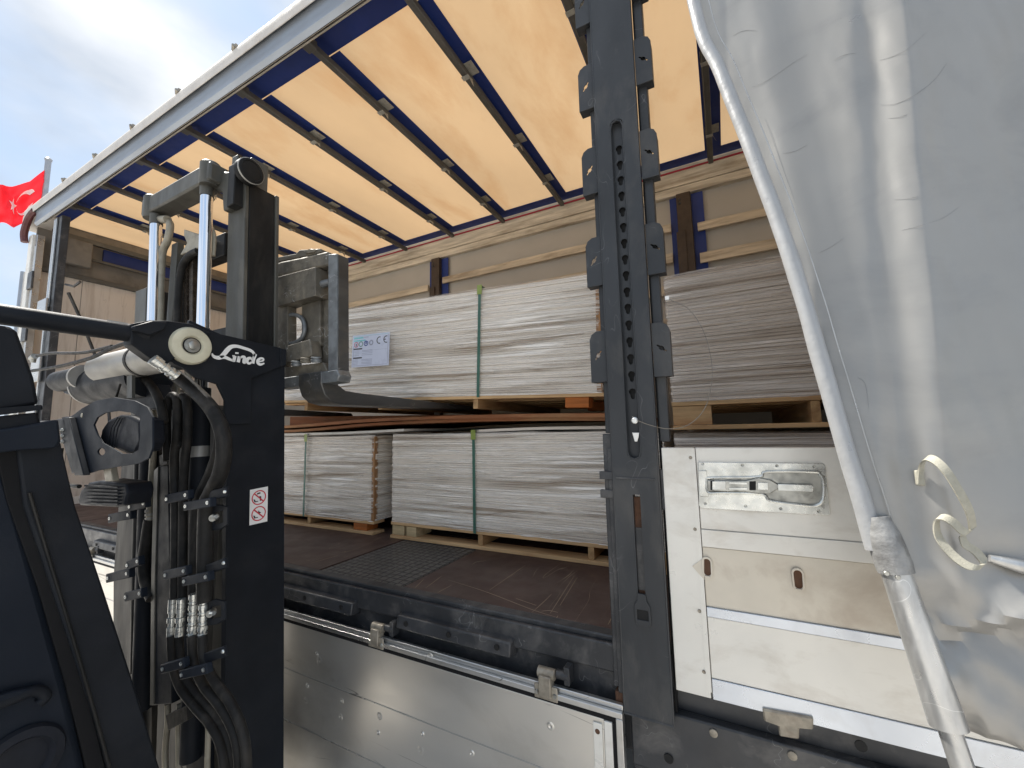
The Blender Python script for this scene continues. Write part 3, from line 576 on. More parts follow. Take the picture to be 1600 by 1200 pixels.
def pallet(lab, x0, x1, y0, dep, z0, z1, rz=0, tilt=0, blocks=(), redblk=(), grp='wooden pallets under the board packs', bottom=True):
    t = thing('wooden_pallet', lab, 'pallet', local=True, group=grp)
    L = x1-x0; H = z1-z0; tb = .020; bb = .020
    for k, y in enumerate([0, .3, .6, .9, 1.2, dep-.1]):
        MB().box(-L, 0, y, y+.1, H-tb, H).build('deck_board', m_wx, t, bevel=.002)
    hb = H-tb*2
    for xb in blocks:
        xx = xb-x1
        MB().box(xx, xx+.032, .004, dep-.02, bb+.001, H-tb-.001).build('stringer', m_wy, t, bevel=.002)
    for xb in redblk:
        xx = xb-x1
        for k, y in enumerate((.003, .5, dep-.12)):
            MB().box(xx, xx+.13, y, y+.1, bb+.001, H-tb-.001).build('block', m_red_w, t, bevel=.003)
    if bottom:
        for y in (0, .5, dep-.1): MB().box(-L, 0, y-.006, y+.1, 0, bb).build('bottom_board', m_wx, t, bevel=.002)
    t.location = (x1, y0, z0); t.rotation_euler = (0, tilt, rz)
    return t
RZ = math.radians(3.2); TL = .033
# lower row
pallet('pallet on the brown floor under the middle lower pack', -2.01, -.27, 2.095, 1.68, ZD+.001, 1.035, blocks=(-1.335, -.672, -.31), redblk=())
stack('grey white wrapped board pack on the floor behind the post, green strap at its middle', -2.01, -.27, 2.1, 1.68, 1.038, 1.60, 0, 0, False, (-1.072,), m_film, seed=1)
bb = MB().box(-2.0, -1.90, 2.10, 2.25, ZD+.022, 1.012).box(-1.88, -1.80, 2.10, 2.25, ZD+.022, 1.012).build('wood_offcut', wood('pale_block', (.58, .44, .25), 0)); tag(bb, 'pale wooden offcut blocks at the left end of the middle lower pallet', 'block')
pallet('pallet on the floor behind the forklift mast, left of the middle one', -3.75, -2.165, 2.095, 1.68, ZD+.001, 1.02, blocks=(-2.85, -3.4), redblk=(-2.36, -3.74))
stack('wrapped board pack on the floor, half behind the forklift mast, with brown corner batten', -3.75, -2.165, 2.1, 1.68, 1.022, 1.598, 0, 0, False, (-.70,), m_film, battens=(-.028,), seed=2)
pallet('hidden low pallet behind the cream side board', -.225, 1.5, 2.095, 1.68, ZD+.001, 1.035, blocks=(.3, .9))
stack('lower board pack whose dark top edge shows just above the cream side board', -.225, 1.5, 2.1, 1.68, 1.038, 1.578, 0, 0, True, (), m_film2, seed=3)
# small white sheets and lid on lower packs
def slab(name, lab, cat, m, pts, y0, y1, th, sag=0, seed=0, bevel=.001):
    # pts: (x, z) polyline of the lower edge
    P_ = smoothpath([(x, y0, z) for x, z in pts], 6); b = MB(); n = len(P_)
    vs = []
    for p in P_: vs += [p, p+V((0, 0, th)), p+V((0, y1-y0, th)), p+V((0, y1-y0, 0))]
    fs = [(0, 1, 2, 3), ((n-1)*4+3, (n-1)*4+2, (n-1)*4+1, (n-1)*4)]
    for i in range(n-1):
        for k in range(4): fs.append((i*4+k, (i+1)*4+k, (i+1)*4+(k+1) % 4, i*4+(k+1) % 4))
    b.add(vs, fs); o = b.build(name, m); return tag(o, lab, cat)
slab('cover_sheet', 'pale grey cover sheet on top of the two lower board packs', 'sheet', m_white, [(-3.7, 1.612), (-2.6, 1.613), (-1.9, 1.624)], 2.09, 3.75, .016)
slab('cover_sheet', 'pale cover sheet under the plywood on the middle lower pack', 'sheet', m_board, [(-1.35, 1.607), (-.9, 1.614), (-.35, 1.607)], 2.12, 3.75, .016)
slab('plywood_sheet', 'lower of the two bowed reddish plywood sheets under the lifted pack', 'plywood', m_red_ply, [(-3.7, 1.634), (-2.9, 1.640), (-2.2, 1.666), (-1.5, 1.672), (-.9, 1.664), (-.50, 1.650)], 2.05, 3.75, .018)
slab('plywood_sheet', 'upper bowed reddish plywood sheet under the lifted pack', 'plywood', m_red_ply, [(-3.7, 1.665), (-2.9, 1.672), (-2.2, 1.692), (-1.5, 1.691), (-.9, 1.681), (-.50, 1.668)], 2.03, 3.75, .020)
o = MB().prism([(-3.4, 2.3, 1.672), (-2.2, 2.3, 1.70), (-.62, 2.3, 1.69), (-.62, 2.3, 1.705), (-1.4, 2.3, 1.722), (-3.4, 2.3, 1.775)], (0, .09, 0)).build('gap_backing', m_red_ply, bevel=.003); tag(o, 'dark reddish backing added to close the gap between the two layers of packs', 'backing')  # added dark backing, so the lit far wall does not show through the gap
# upper middle pack (being lifted, slightly skewed) and its pallet
UP_ = stack('big bright wrapped board pack held up by the forks, with printed label and green strap', -3.35, -.555, 2.09, 1.62, 1.802, 2.44, RZ, TL, False, (-.722,), m_film, battens=(-.03,), seed=5)
UPP = pallet('lifted reddish pallet on the forks under the labelled pack', -3.35, -.54, 2.085, 1.62, 1.700, 1.798, RZ, TL, blocks=(-1.325, -2.05, -2.75), redblk=(-.76,), bottom=False)
# label sheet on the upper pack: local coords x (from right end), z
def lab_rect(parent, x0, x1, z0, z1, y, m, name='print'):
    return MB().box(x0, x1, y-.0006, y, z0, z1).build(name, m, parent)
Minv = (Matrix.Translation(V((-.555, 2.09, 1.802))) @ Matrix.Rotation(RZ, 4, 'Z') @ Matrix.Rotation(TL, 4, 'Y')).inverted()
cn = [Minv @ at(u, v, 1, 1.985) for u, v in ((553, 527), (608, 517), (608, 567), (553, 578))]
lx0, lx1 = (cn[0].x+cn[3].x)/2, (cn[1].x+cn[2].x)/2; lz0, lz1 = (cn[3].z+cn[2].z)/2, (cn[0].z+cn[1].z)/2
LB = MB().box(lx0, lx1, -.0265, -.025, lz0, lz1).build('printed_label', m_paper, UP_)
lw, lh = lx1-lx0, lz1-lz0
def lr(a0, a1, c0, c1, m): return MB().box(lx0+lw*a0, lx0+lw*a1, -.0273, -.0266, lz0+lh*c0, lz0+lh*c1).build('print', m, LB)
lr(.04, .30, .88, .93, m_pteal); lr(.04, .36, .80, .845, m_pteal); lr(.32, .44, .905, .925, m_pgrey)
lr(.03, .97, .038, .05, m_pgrey); lr(.03, .04, .06, .66, m_pgrey); lr(.96, .97, .06, .95, m_pgrey)
lr(.04, .28, .545, .585, m_print); lr(.04, .28, .265, .305, m_print)
for z in (.50, .46, .41, .36): lr(.05, .20, z, z+.012, m_pgrey); lr(.27, .56, z, z+.012, m_pgrey)
for z in (.22, .18, .13, .09): lr(.05, .17, z, z+.012, m_pgrey); lr(.27, .56, z, z+.012, m_pgrey)
lr(.58, .95, .50, .505, m_pgrey)
def ring(cx, cz, r, th, m, a0=0, a1=2*math.pi, n=20):
    o = circ((lx0+lw*cx, -.0272, lz0+lh*cz), r, (1, 0, 0), (0, 0, 1), n, a0, a1+(a1-a0)/n if a1-a0 < 6 else a1)
    i = circ((lx0+lw*cx, -.0272, lz0+lh*cz), r-th, (1, 0, 0), (0, 0, 1), n, a0, a1+(a1-a0)/n if a1-a0 < 6 else a1)
    if a1-a0 > 6: return MB().prism(o, (0, -.0006, 0), [i]).build('print', m, LB)
    return MB().prism(o+i[::-1], (0, -.0006, 0)).build('print', m, LB)
r0 = lh*.085
ring(.11, .70, r0, r0*.2, m_pred); ring(.24, .71, r0, r0*.25, m_pgreen); ring(.38, .72, r0, r0*.3, m_pblue); ring(.52, .73, r0, r0*.45, m_pgrey)
lr(.10, .12, .65, .73, m_print); lr(.36, .40, .64, .67, m_pblue); lr(.365, .395, .70, .77, m_pblue)
ring(.74, .78, lh*.11, lh*.025, m_print, math.radians(70), math.radians(290)); ring(.92, .79, lh*.11, lh*.025, m_print, math.radians(70), math.radians(290)); lr(.85, .905, .778, .802, m_print)
lr(.04, .96, .955, .962, m_pteal)
# right packs
stack('brown striped board pack right of the keyhole post, upper row, half behind the curtain', -.225, 1.5, 2.1, 1.68, 1.735, 2.352, 0, 0, True, (), m_film2, seed=6, pitch=.0155)
pallet('golden brown pallet under the upper brown board pack above the side board', -.225, 1.5, 2.09, 1.68, 1.600, 1.732, blocks=(.32, .9), redblk=())
o = MB().box(-.222, -.056, 2.096, 2.2, 1.622, 1.71).build('pallet_block', m_wx); tag(o, 'golden wood block at the left end of the upper right pallet', 'block')
# far front small things
o = MB().box(-6.25, -5.6, 2.0, 2.3, ZD+.001, ZD+.03).build('wood_plank', m_wx); tag(o, 'short pale plank lying on the floor by the front wall', 'plank')
o = MB().box(-6.3, -6.26, 1.7, 2.2, ZD+.001, ZD+.08).build('white_strip', m_white); tag(o, 'white strip lying on the floor at the front wall', 'strip')

# ------------------------------------------------------------------ curtain
def cy(z): return 1.03+(z-1.3)*.105
def onc(u, v, off=0.0):
    y = 1.1
    for _ in range(12): p = at(u, v, 1, y); y = cy(p.z)+off
    return at(u, v, 1, y)
CT = thing('side_curtain', 'pushed aside silver grey trailer curtain with scuffed hem and webbing loops', 'curtain', (1, 1.1, 0))
edge = [onc(u, v) for u, v in ((1086, 0), (1128, 110), (1178, 235), (1238, 400), (1297, 600), (1338, 740), (1374, 860), (1412, 960), (1455, 1030), (1490, 1098))]
def interp(tab, z):
    if z >= tab[0][0]: a, b = tab[0], tab[1]
    elif z <= tab[-1][0]: a, b = tab[-2], tab[-1]
    else:
        for a, b in zip(tab, tab[1:]):
            if b[0] <= z <= a[0]: break
    return a[1]+(b[1]-a[1])*(z-a[0])/(b[0]-a[0])
etab = [(p.z, p.x) for p in edge]
val = [(p.z, p.x) for p in [onc(1358, 0), onc(1392, 430), onc(1415, 700), onc(1440, 860)]]
rid = [(p.z, p.x) for p in [onc(1412, 0), onc(1452, 430), onc(1478, 700), onc(1490, 860)]]
ZB = 1.085
def cury(x, z):
    xe = interp(etab, z) if z < etab[0][0] else etab[0][1]-.06*(z-etab[0][0])
    xv, xd = interp(val, z), interp(rid, z)
    y = cy(z); k = max(0, min(1, (z-1.2)/.35))
    def gs(c, w): return math.exp(-((x-c)/w)**2)
    y += k*(.013*gs(xv, .027) - .004*gs(xd, .030))
    if x < xv: y += k*.20*min((xv-x), .3)
    if x > xd: y += k*.42*min(x-xd, .30)
    if x > .70: y += .035*math.sin((x-.70)*14)*min(1, (x-.70)*4)-k*.5*min(.2, max(0, (x-.80)*.5))
    lo = max(0, min(1, (1.42-z)/.2))
    zr = 1.295+.035*max(-1, min(1.5, (x-.42)/.08)); y += -.016*math.exp(-((z-zr)/.012)**2)*max(0, min(1, (x-.31)/.04))+(.012 if z < zr-.01 else 0)*min(1, (zr-.01-z)*60)
    y += lo*(.030*(abs(mnoise.noise(V((x*8+z*5, z*5, 3))))-.2)+.022*(abs(mnoise.noise(V((x*17-z*9, z*9, 6))))-.2)+.018*mnoise.noise(V((x*9, z*6, 1)))+.012*mnoise.noise(V((x*22, z*14, 5)))+.012*math.sin(z*34+x*9))
    y += .0035*mnoise.noise(V((x*12, z*5, 8)))+.0012*mnoise.noise(V((x*40, z*14, 3)))
    return y
def ond(u, v, off=0.0):
    y = 1.1
    for _ in range(25):
        p = at(u, v, 1, y); y = .5*y+.5*(cury(p.x, p.z)+off)
    return at(u, v, 1, y)
def curt(s, t):
    z = 3.78+(ZB-3.78)*(t**1.0)
    xe = interp(etab, z) if z < etab[0][0] else etab[0][1]-.06*(z-etab[0][0])
    xr = 2.9
    x = xe+(.62*(s/.8) if s < .8 else .62+(xr-xe-.62)*(s-.8)/.2)
    y = cury(x, z)
    return V((x, y, z+.03*s*0))
cb = MB().grid(curt, 260, 170); co = cb.build('curtain_sheet', m_curt, CT)
md = co.modifiers.new('thickness', 'SOLIDIFY'); md.thickness = .0015
# rolled hem along the leading edge
hem = [V((etab[0][1]-.06*(3.78-etab[0][0]), cy(3.78), 3.78))]+edge[:7]
hp = smoothpath(hem, 8); hp = [p+V((-.004+.0015*mnoise.noise(p*9), .004, 0)) for p in hp]
MB().tube(hp, [.0165+.0012*mnoise.noise(p*7) for p in hp], 16).build('hem_tube', m_curtw, CT)
st = [p+V((.036, -.004, 0)) for p in hp]
MB().tube(st, .0012, 5).build('hem_stitching', m_pole, CT)
# pole
pa, pb = onc(1385, 850, .0), onc(1480, 1135, -.03); pb = at(1482, 1135, 1, pa.y-.035)
d = (pb-pa).normalized()
MB().tube([pa-d*.02, pa+(pb-pa)*.33, pa+(pb-pa)*.66, pb], [.0225, .0235, .0245, .026], 26).build('pole_sleeve', m_pole, CT)
MB().tube([pb-d*.01, pb+d*1.0], .0165, 20).build('tension_pole', m_pole, CT)
m_cuff = mat('grimy_cuff', (.24, .24, .235), .5, .2, var=.3, vs=25, dirt=(.13, .125, .12), damt=.8, ds=28, bump=.003, bs=60)
MB().tube([pa-d*.05, pa-d*.02, pa+d*.0, pa+d*.035, pa+d*.05], [.018, .0255, .0275, .0285, .027], 22).build('hem_cuff', m_cuff, CT, label='scuffed grey reinforced cuff at the pole')
for u, v in ((1385, 896), (1403, 902)):
    MB().lathe(at(u, v, 1, pa.y-.030), (0, -1, 0), [(.0045, 0), (.0035, .002)], 10).build('rivet', m_zincd, CT)
def loop(pts, w, name='webbing_loop', off=-.03):
    p = smoothpath([onc(u, v, o_) for u, v, o_ in pts], 5)
    return MB().ribbon(p, (.25, -1, .0), w, .0022).build(name, m_strap, CT)
def loop3(pts, w):
    p = smoothpath([ond(u, v, o_) for u, v, o_ in pts], 5); b = MB()
    vs = []; n = len(p); wd = V((.70, .35, .60)).normalized()
    for i in range(n):
        dd = (p[min(i+1, n-1)]-p[max(i-1, 0)]).normalized(); nn = dd.cross(wd).normalized()*.0013
        vs += [p[i]-wd*w/2-nn, p[i]+wd*w/2-nn, p[i]+wd*w/2+nn, p[i]-wd*w/2+nn]
    fs = [(0, 1, 2, 3), ((n-1)*4+3, (n-1)*4+2, (n-1)*4+1, (n-1)*4)]
    for i in range(n-1):
        for k in range(4): fs.append((i*4+k, (i+1)*4+k, (i+1)*4+(k+1) % 4, i*4+(k+1) % 4))
    return b.add(vs, fs).build('webbing_loop', m_strap, CT)
m_scuff = mat('scuff_grey', (.22, .225, .23), .5)
for ln in (((1303, 94), (1318, 86), (1337, 83)), ((1375, 94), (1395, 88), (1420, 75), (1448, 50)), ((1375, 164), (1400, 162), (1430, 148), (1460, 125), (1480, 98)), ((1388, 185), (1412, 181), (1440, 165)), ((1408, 360), (1440, 352), (1475, 340), (1500, 322)), ((1398, 312), (1430, 308), (1462, 292)), ((1223, 240), (1243, 236), (1262, 226)), ((1195, 185), (1215, 240), (1243, 318)), ((1145, 56), (1162, 48), (1182, 48)), ((1175, 136), (1200, 125), (1240, 98), (1262, 84)), ((1280, 395), (1300, 385), (1318, 372)), ((1340, 590), (1352, 600), (1358, 640))):
    p = smoothpath([ond(u, v, -.0008) for u, v in ln], 5)
    MB().tube(p, [.00032*math.sin(math.pi*(i+.6)/(len(p)+.2))**.5 for i in range(len(p))], 5).build('scuff_mark', m_scuff, CT)
loop3([(1438, 752, -.012), (1440, 728, -.02), (1448, 716, -.04), (1462, 720, -.055), (1480, 738, -.06), (1500, 770, -.055), (1515, 800, -.045), (1520, 826, -.03)], .015)
loop3([(1520, 826, -.03), (1508, 832, -.035), (1488, 815, -.04), (1474, 808, -.04), (1464, 812, -.036), (1465, 835, -.03), (1482, 860, -.03), (1505, 880, -.035), (1525, 887, -.04), (1538, 880, -.035), (1525, 862, -.03), (1508, 850, -.028), (1503, 835, -.026)], .014)
MB().tube([ond(1545, 872, -.012), ond(1600, 886, -.015), ond(1700, 905, -.015)], [.006, .0125, .0135], 14).build('tucked_rod', m_pole, CT)
MB().box(*[f for p in [ond(1437, 745, -.012)] for f in (p.x-.006, p.x+.006, p.y-.004, p.y+.006, p.z-.016, p.z+.012)]).build('loop_patch', m_strap, CT, bevel=.002)

# ------------------------------------------------------------------ forklift
FL = thing('forklift', 'dark anthracite forklift with raised mast, forks under the labelled pack', 'forklift', (-2.3, .2, 0))
def PX(u, v, x): return at(u, v, 0, x)
XP = -1.78
# side plates
low = [(356, 598), (445, 560), (443, 1330), (349, 1330)]
MB().prism([PX(u, v, XP) for u, v in low], (-.03, 0, 0)).build('mast_side_plate', m_fork, FL, bevel=.004)
bk = [(296, 500), (345, 522), (436, 543), (446, 546), (446, 572), (436, 574), (393, 591), (392, 662), (352, 663), (352, 625), (340, 600), (306, 590), (280, 570)]
BR = MB().prism([PX(u, v, XP+.018) for u, v in bk], (-.016, 0, 0)).build('linde_bracket', m_fork, FL, bevel=.003); BR.name = 'bracket_plate'
MB().prism([PX(u, v, XP+.0185) for u, v in ((437, 545), (446, 546), (446, 571), (437, 573))], (.006, 0, 0)).build('bracket_edge', m_fork, BR, bevel=.002)
# lettering strokes in photo coordinates on the bracket
def stroke(pts, w, x=XP+.0195):
    p = smoothpath([PX(u, v, x) for u, v in pts], 4); n = len(p)
    ws = w if not isinstance(w, (list, tuple)) else None
    if ws is None:
        k = len(w)-1; ww = []
        for i in range(n):
            f = i/(n-1)*k; a = min(int(f), k-1); ww.append((w[a]+(w[a+1]-w[a])*(f-a)))
    else: ww = [w]*n
    return p, [pr(q, a*1.5) for q, a in zip(p, ww)]
TX = MB()
def S_(pts, w):
    p, ww = stroke(pts, w); TX.ribbon(p, (1, 0, 0), ww, .0008)
# L: left swash, stem, top swash over "in"
S_([(331, 552), (334, 557), (341, 559), (350, 558), (358, 561), (366, 565)], [1.2, 3, 4, 3.4, 3, 1.2])
S_([(344, 558), (350, 553), (355, 547), (361, 542), (370, 541), (381, 544), (392, 548), (397, 553), (396, 558), (393, 560)], [3, 4.5, 4.5, 4, 3.2, 3, 3, 2.6, 2, .8])
# i
S_([(367, 556), (365, 565)], [3.2, 3.0]); S_([(363, 556), (367, 556)], 1.4); S_([(370, 550.5), (370.1, 553)], 3.2)
# n
S_([(374, 557), (372, 566)], [3.2, 3.2]); S_([(374, 560), (379, 557.4), (382, 559), (381, 566), (384, 567)], [1.4, 2.4, 3.2, 3.2, 1])
# d
S_([(395, 563), (391, 559.5), (387, 561), (386, 565), (389, 568), (393, 566)], [2, 2.6, 3.2, 3, 2.4, 1.8]); S_([(399, 553), (396, 562), (395, 568)], [3.2, 3.2, 3])
# e
S_([(405, 565), (411, 563.5), (411, 560.5), (407, 560), (403, 563), (403, 567), (407, 569.5), (413, 567.5)], [1.3, 1.6, 2, 2.2, 3, 3.2, 2.6, 1.2])
TX.build('lettering', m_pwhite, BR)
# sticker
def quad_on(c, a, b):
    return PX(c[0]+a, c[1]+b, XP+.001)
SK = MB().prism([PX(u, v, XP+.0005) for u, v in ((390.5, 765.5), (418.5, 760), (417.5, 814.5), (389.5, 821))], (.0008, 0, 0)).build('warning_sticker', m_pwhite, FL)
A0, A1, A3 = PX(390.5, 765.5, XP+.0016), PX(418.5, 760, XP+.0016), PX(389.5, 821, XP+.0016)
def sk(a, b): return A0+(A1-A0)*a+(A3-A0)*b
ex = (A1-A0); ez = (A0-A3)
for cz in (.27, .73):
    c = sk(.5, cz); R_ = ex.length*.40; ux = ex.normalized(); uz = ez.normalized()
    MB().prism(circ(c, R_, ux, uz, 28), (.0007, 0, 0), [circ(c, R_*.86, ux, uz, 28)]).build('print', m_pred, SK)
    a = (ux*-1+uz).normalized(); n_ = (ux+uz).normalized()*R_*.08
    MB().prism([c-a*R_*.86-n_, c+a*R_*.86-n_, c+a*R_*.86+n_, c-a*R_*.86+n_], (.0012, 0, 0)).build('print', m_pred, SK)
    bl = MB()
    bl.prism([c+ux*R_*x+uz*R_*z for x, z in ((-.75, -.1), (-.5, -.2), (-.5, -.4), (-.1, -.45), (-.1, -.55), (-.6, -.55))], (.0006, 0, 0))
    if cz < .5:
        bl.prism([c+ux*R_*x+uz*R_*z for x, z in ((-.3, .45), (.2, .5), (.2, .7), (-.25, .66))], (.0006, 0, 0))
        bl.prism([c+ux*R_*x+uz*R_*z for x, z in ((.05, .2), (.3, .1), (.35, -.5), (.15, -.5))], (.0006, 0, 0))
    else: bl.prism([c+ux*R_*x+uz*R_*z for x, z in ((-.1, .1), (0, .45), (.1, .2), (.35, .1), (.05, -.1))], (.0006, 0, 0))
    bl.build('print', m_print, SK)

# lift cylinders and crosshead (mast leans back slightly)
YM = .95
def PY(u, v, y=YM): return at(u, v, 1, y)
for (ta, tb, w) in (((323, 308), (317, 520), .025), ((244, 352), (239, 520), .025)):
    a, b = PY(*ta), PY(*tb); dd = (b-a).normalized()
    LC = MB().tube([a, b+dd*.25], w, 28).build('lift_cylinder_rod', m_chrome, FL)
    MB().tube([a-dd*.055, a-dd*.002], w*1.12, 22).build('rod_collar', m_mast, LC)
    e = b+dd*.25
    MB().tube([e, e+dd*1.45], .036, 24).build('cylinder_barrel', m_fork, FL)
    k = e+dd*.25
    MB().tube([k, k+dd*.045], .0368, 24).build('barrel_band', m_tubeg, FL)
# crosshead beam along X
cA, cB = PY(325, 275, YM), PY(252, 325, YM)
zt = PY(326, 262).z; zbm = zt-.115
CH = MB().box(-2.66, -2.0, YM-.03, YM+.06, zbm+.02, zt-.005).build('cross_head', m_mast, FL, bevel=.01)
MB().lathe((-2.055, YM, zbm+.015), (0, 0, 1), [(.040, 0), (.042, .01), (.042, .105), (.036, .112)], 26).build('cylinder_cap', m_mast, CH)
MB().lathe((-2.60, YM, zbm-.0), (0, 0, 1), [(.040, 0), (.042, .01), (.042, .115), (.036, .122)], 26).build('cylinder_cap', m_mast, CH)
MB().prism([(-2.05, YM+.02, zt-.002), (-1.96, YM+.02, zt-.045), (-1.90, YM+.02, zt-.06), (-1.90, YM+.02, zbm-.03), (-1.93, YM+.02, zbm-.12), (-1.97, YM+.02, zbm-.12), (-1.99, YM+.02, zbm-.02), (-2.05, YM+.02, zbm+.01)], (0, .05, 0)).build('cap_arm', m_mast, CH, bevel=.008)
# right mast channels: flange facing the camera, web facing +X
def chan(x0, x1, y0, y1, z0, z1, lean, name, m, th=.018, par=FL, wm=None):
    # leaning box set; lean = dy per dz about z=1
    def bx(a, b, c, d, mm, nm):
        vs = []
        for z in (z0, z1):
            s = -lean*(z-1.6)
            for y in (c, d):
                for x in (a, b): vs.append((x, y+s, z))
        return MB().add(vs, [(0, 2, 3, 1), (4, 5, 7, 6), (0, 1, 5, 4), (1, 3, 7, 5), (3, 2, 6, 7), (2, 0, 4, 6)]).build(nm, mm, par, bevel=.003)
    o = bx(x0, x1, y0, y0+th, m, name); bx(x1-th, x1, y0+th+.001, y1-th, wm or m_mastd, 'channel_web'); bx(x0, x1+.008, y1-th+.001, y1, m, 'channel_flange')
    return o
LN = .03
_f0, _f1 = at(353, 400, 1, 1.0), at(379, 400, 1, 1.0)
chan(_f0.x, _f1.x, 1.03, 1.185, .1, at(365, 286, 1, .98).z, LN, 'mast_channel', m_mast)
MB().box(_f0.x+.004, _f0.x+.05, 1.0, 1.015, at(360, 300, 1, 1.0).z, at(362, 246, 1, 1.0).z).box(_f0.x+.02, _f1.x-.005, 1.02, 1.10, .3, at(362, 262, 1, 1.02).z).build('inner_mast_channel', m_mast, FL, bevel=.004)
chan(-2.93, -2.80, 1.045, 1.19, .1, 2.45, LN, 'mast_channel', m_mast)
MB().box(-2.8, -1.93, 1.03, 1.07, 2.05, 2.12).build('mast_cross_bar', m_mastd, FL, bevel=.006)
MB().box(-2.62, -2.12, 1.06, 1.12, 2.50, 2.62).build('inner_cross_bar', m_mastd, FL, bevel=.006)
c = at(391, 268, 0, -1.82)
MB().lathe(c-V((.03, 0, 0)), (1, 0, 0), [(.052, 0), (.058, .006), (.058, .035), (.054, .042), (.045, .044), (.043, .040), (.028, .042), (.01, .04)], 32).build('mast_roller', m_mastd, FL)
MB().tube([c+V((.006, .055*math.cos(a), .055*math.sin(a))) for a in [k*math.pi/14 for k in range(28)]], .004, 6, closed=True).build('roller_rim', m_tubeg, FL)
MB().box(c.x-.10, c.x-.045, c.y-.04, c.y+.08, c.z-.16, c.z+.035).build('roller_mount', m_mastd, FL, bevel=.004)
# chain, inner hoses and pipes in the mast opening
def path(pts, y): return smoothpath([PY(u, v, y) if not callable(y) else PY(u, v, y(u, v)) for u, v in pts], 6)
def hose(pts, y, px, name='hydraulic_hose', m=None, n=12, par=None):
    p = path(pts, y); r = sum(pr(q, px) for q in p)/len(p)*.98
    return MB().tube(p, r, n).build(name, m or m_rubber, par or FL)
hose([(262, 345), (266, 352), (262, 375), (254, 395), (251, 440), (249, 520)], .97, 5.2, 'beige_pipe', m_pipe)
hose([(248, 343), (262, 343)], .96, 6, 'pipe_elbow', m_pipe)
hose([(333, 310), (326, 320), (322, 340), (334, 365), (333, 400)], .985, 3, 'beige_pipe', m_pipe)
MB().box(-2.50, -2.44, 1.0, 1.03, 1.9, 2.62).build('mast_strip', m_mast, FL, bevel=.002)
hose([(310, 392), (296, 400), (284, 420), (279, 460), (277, 520), (277, 560)], 1.0, 5.5)
hose([(316, 398), (303, 408), (294, 430), (290, 470), (288, 540)], 1.06, 9)
hose([(309, 440), (308, 500), (306, 560)], 1.05, 5)
MB().prism([PY(u, v, .99) for u, v in ((287, 358), (312, 366), (316, 385), (296, 392), (281, 398), (292, 380), (287, 368))], (0, .03, 0)).build('hose_guide', m_pipe, FL, bevel=.004)
# roller chain: alternating plates
pc = [PY(292, 405+8*k, 1.02) for k in range(14)]
for k, q in enumerate(pc):
    MB().box(q.x-.012, q.x-.006, q.y-.008, q.y+.008, q.z-.014, q.z+.014).box(q.x+.006, q.x+.012, q.y-.008, q.y+.008, q.z-.014, q.z+.014).tube([q+V((-.017, 0, 0)), q+V((.017, 0, 0))], .005, 8).build('chain_link', m_chain, FL)
    q2 = q+V((.035, .01, .007)); MB().box(q2.x-.015, q2.x+.018, q2.y-.012, q2.y+.012, q2.z-.0155, q2.z+.0155).build('chain_pad', m_chain, FL, bevel=.004)
# torsion tube along X with end disc
dc = at(300, 540, 0, -1.735); ty, tz = dc.y, dc.z
MB().tube([(-1.76, ty, tz), (-1.83, ty, tz)], .082, 28).build('pivot_boss', m_fork, FL)
MB().lathe((-1.76, ty, tz), (1, 0, 0), [(.066, 0), (.070, .006), (.070, .018), (.064, .028), (.050, .032), (.036, .031), (.031, .024), (.028, .024)], 40).build('end_disc', m_disc, FL)
MB().lathe((-1.737, ty, tz), (1, 0, 0), [(.030, 0), (.030, .003)], 24).build('bolt_recess', m_gasket, FL)
MB().lathe((-1.7355, ty, tz), (1, 0, 0), [(.026, 0), (.026, .004), (.019, .005)], 24).lathe((-1.7305, ty, tz), (1, 0, 0), [(.017, 0), (.017, .008), (.014, .0095)], 6).build('disc_bolt', m_zincd, FL)
tt = [PY(80, 592, ty), PY(240, 556, ty)]
MB().tube([(-3.0, ty, tz-.04), (-2.72, ty, tz-.04)], .052, 26).build('torsion_tube_end', m_fork, FL)
MB().tube([(-2.72, ty, tz-.04), (-2.70, ty, tz-.04)], .0575, 26).build('tube_ring', m_tubeg, FL)
MB().tube([(-2.78, ty+.06, tz-.075), (-2.2, ty+.06, tz-.075)], .088, 30).build('torsion_drum', m_fork, FL)
MB().tube([(-2.80, ty+.06, tz-.075), (-2.785, ty+.06, tz-.075)], .09, 30).build('tube_ring', m_tubeg, FL)
MB().tube([(-2.5, ty, tz-.02), (-1.84, ty, tz-.02)], .062, 28).build('torsion_tube', m_tubeg, FL)
MB().tube([(-2.12, ty, tz-.02), (-2.10, ty, tz-.02)], .0645, 28).build('tube_clamp', m_rubber, FL)
MB().prism([PY(u, v, ty+.05) for u, v in ((90, 600), (150, 622), (240, 600), (250, 640), (200, 640), (100, 615))], (0, .06, 0)).build('cross_plate', m_fork, FL, bevel=.005)
# tilt cylinder (near side): runs back from the pivot
a = PX(215, 522, -1.77); b = PX(0, 491, -1.84); dd = (b-a).normalized()
MB().tube([a-dd*.03, a+dd*.9], .0305, 28).build('tilt_cylinder', m_fork, FL)
MB().prism([PX(u, v, -1.742) for u, v in ((205, 506), (236, 500), (262, 501), (300, 506), (330, 520), (262, 568), (238, 562), (205, 538))], (-.06, 0, 0)).build('tilt_clevis', m_fork, FL, bevel=.007)
MB().prism([PX(u, v, -1.715) for u, v in ((207, 510), (238, 501), (262, 503), (258, 515), (236, 524), (208, 516))], (-.02, 0, 0)).build('clevis_shoulder', m_fork, FL, bevel=.005)
q = PX(175, 503, -1.775); 
MB().box(q.x+.028, q.x+.030, q.y-.02, q.y+.03, q.z-.006, q.z-.001).build('rating_plate', m_alu, FL)
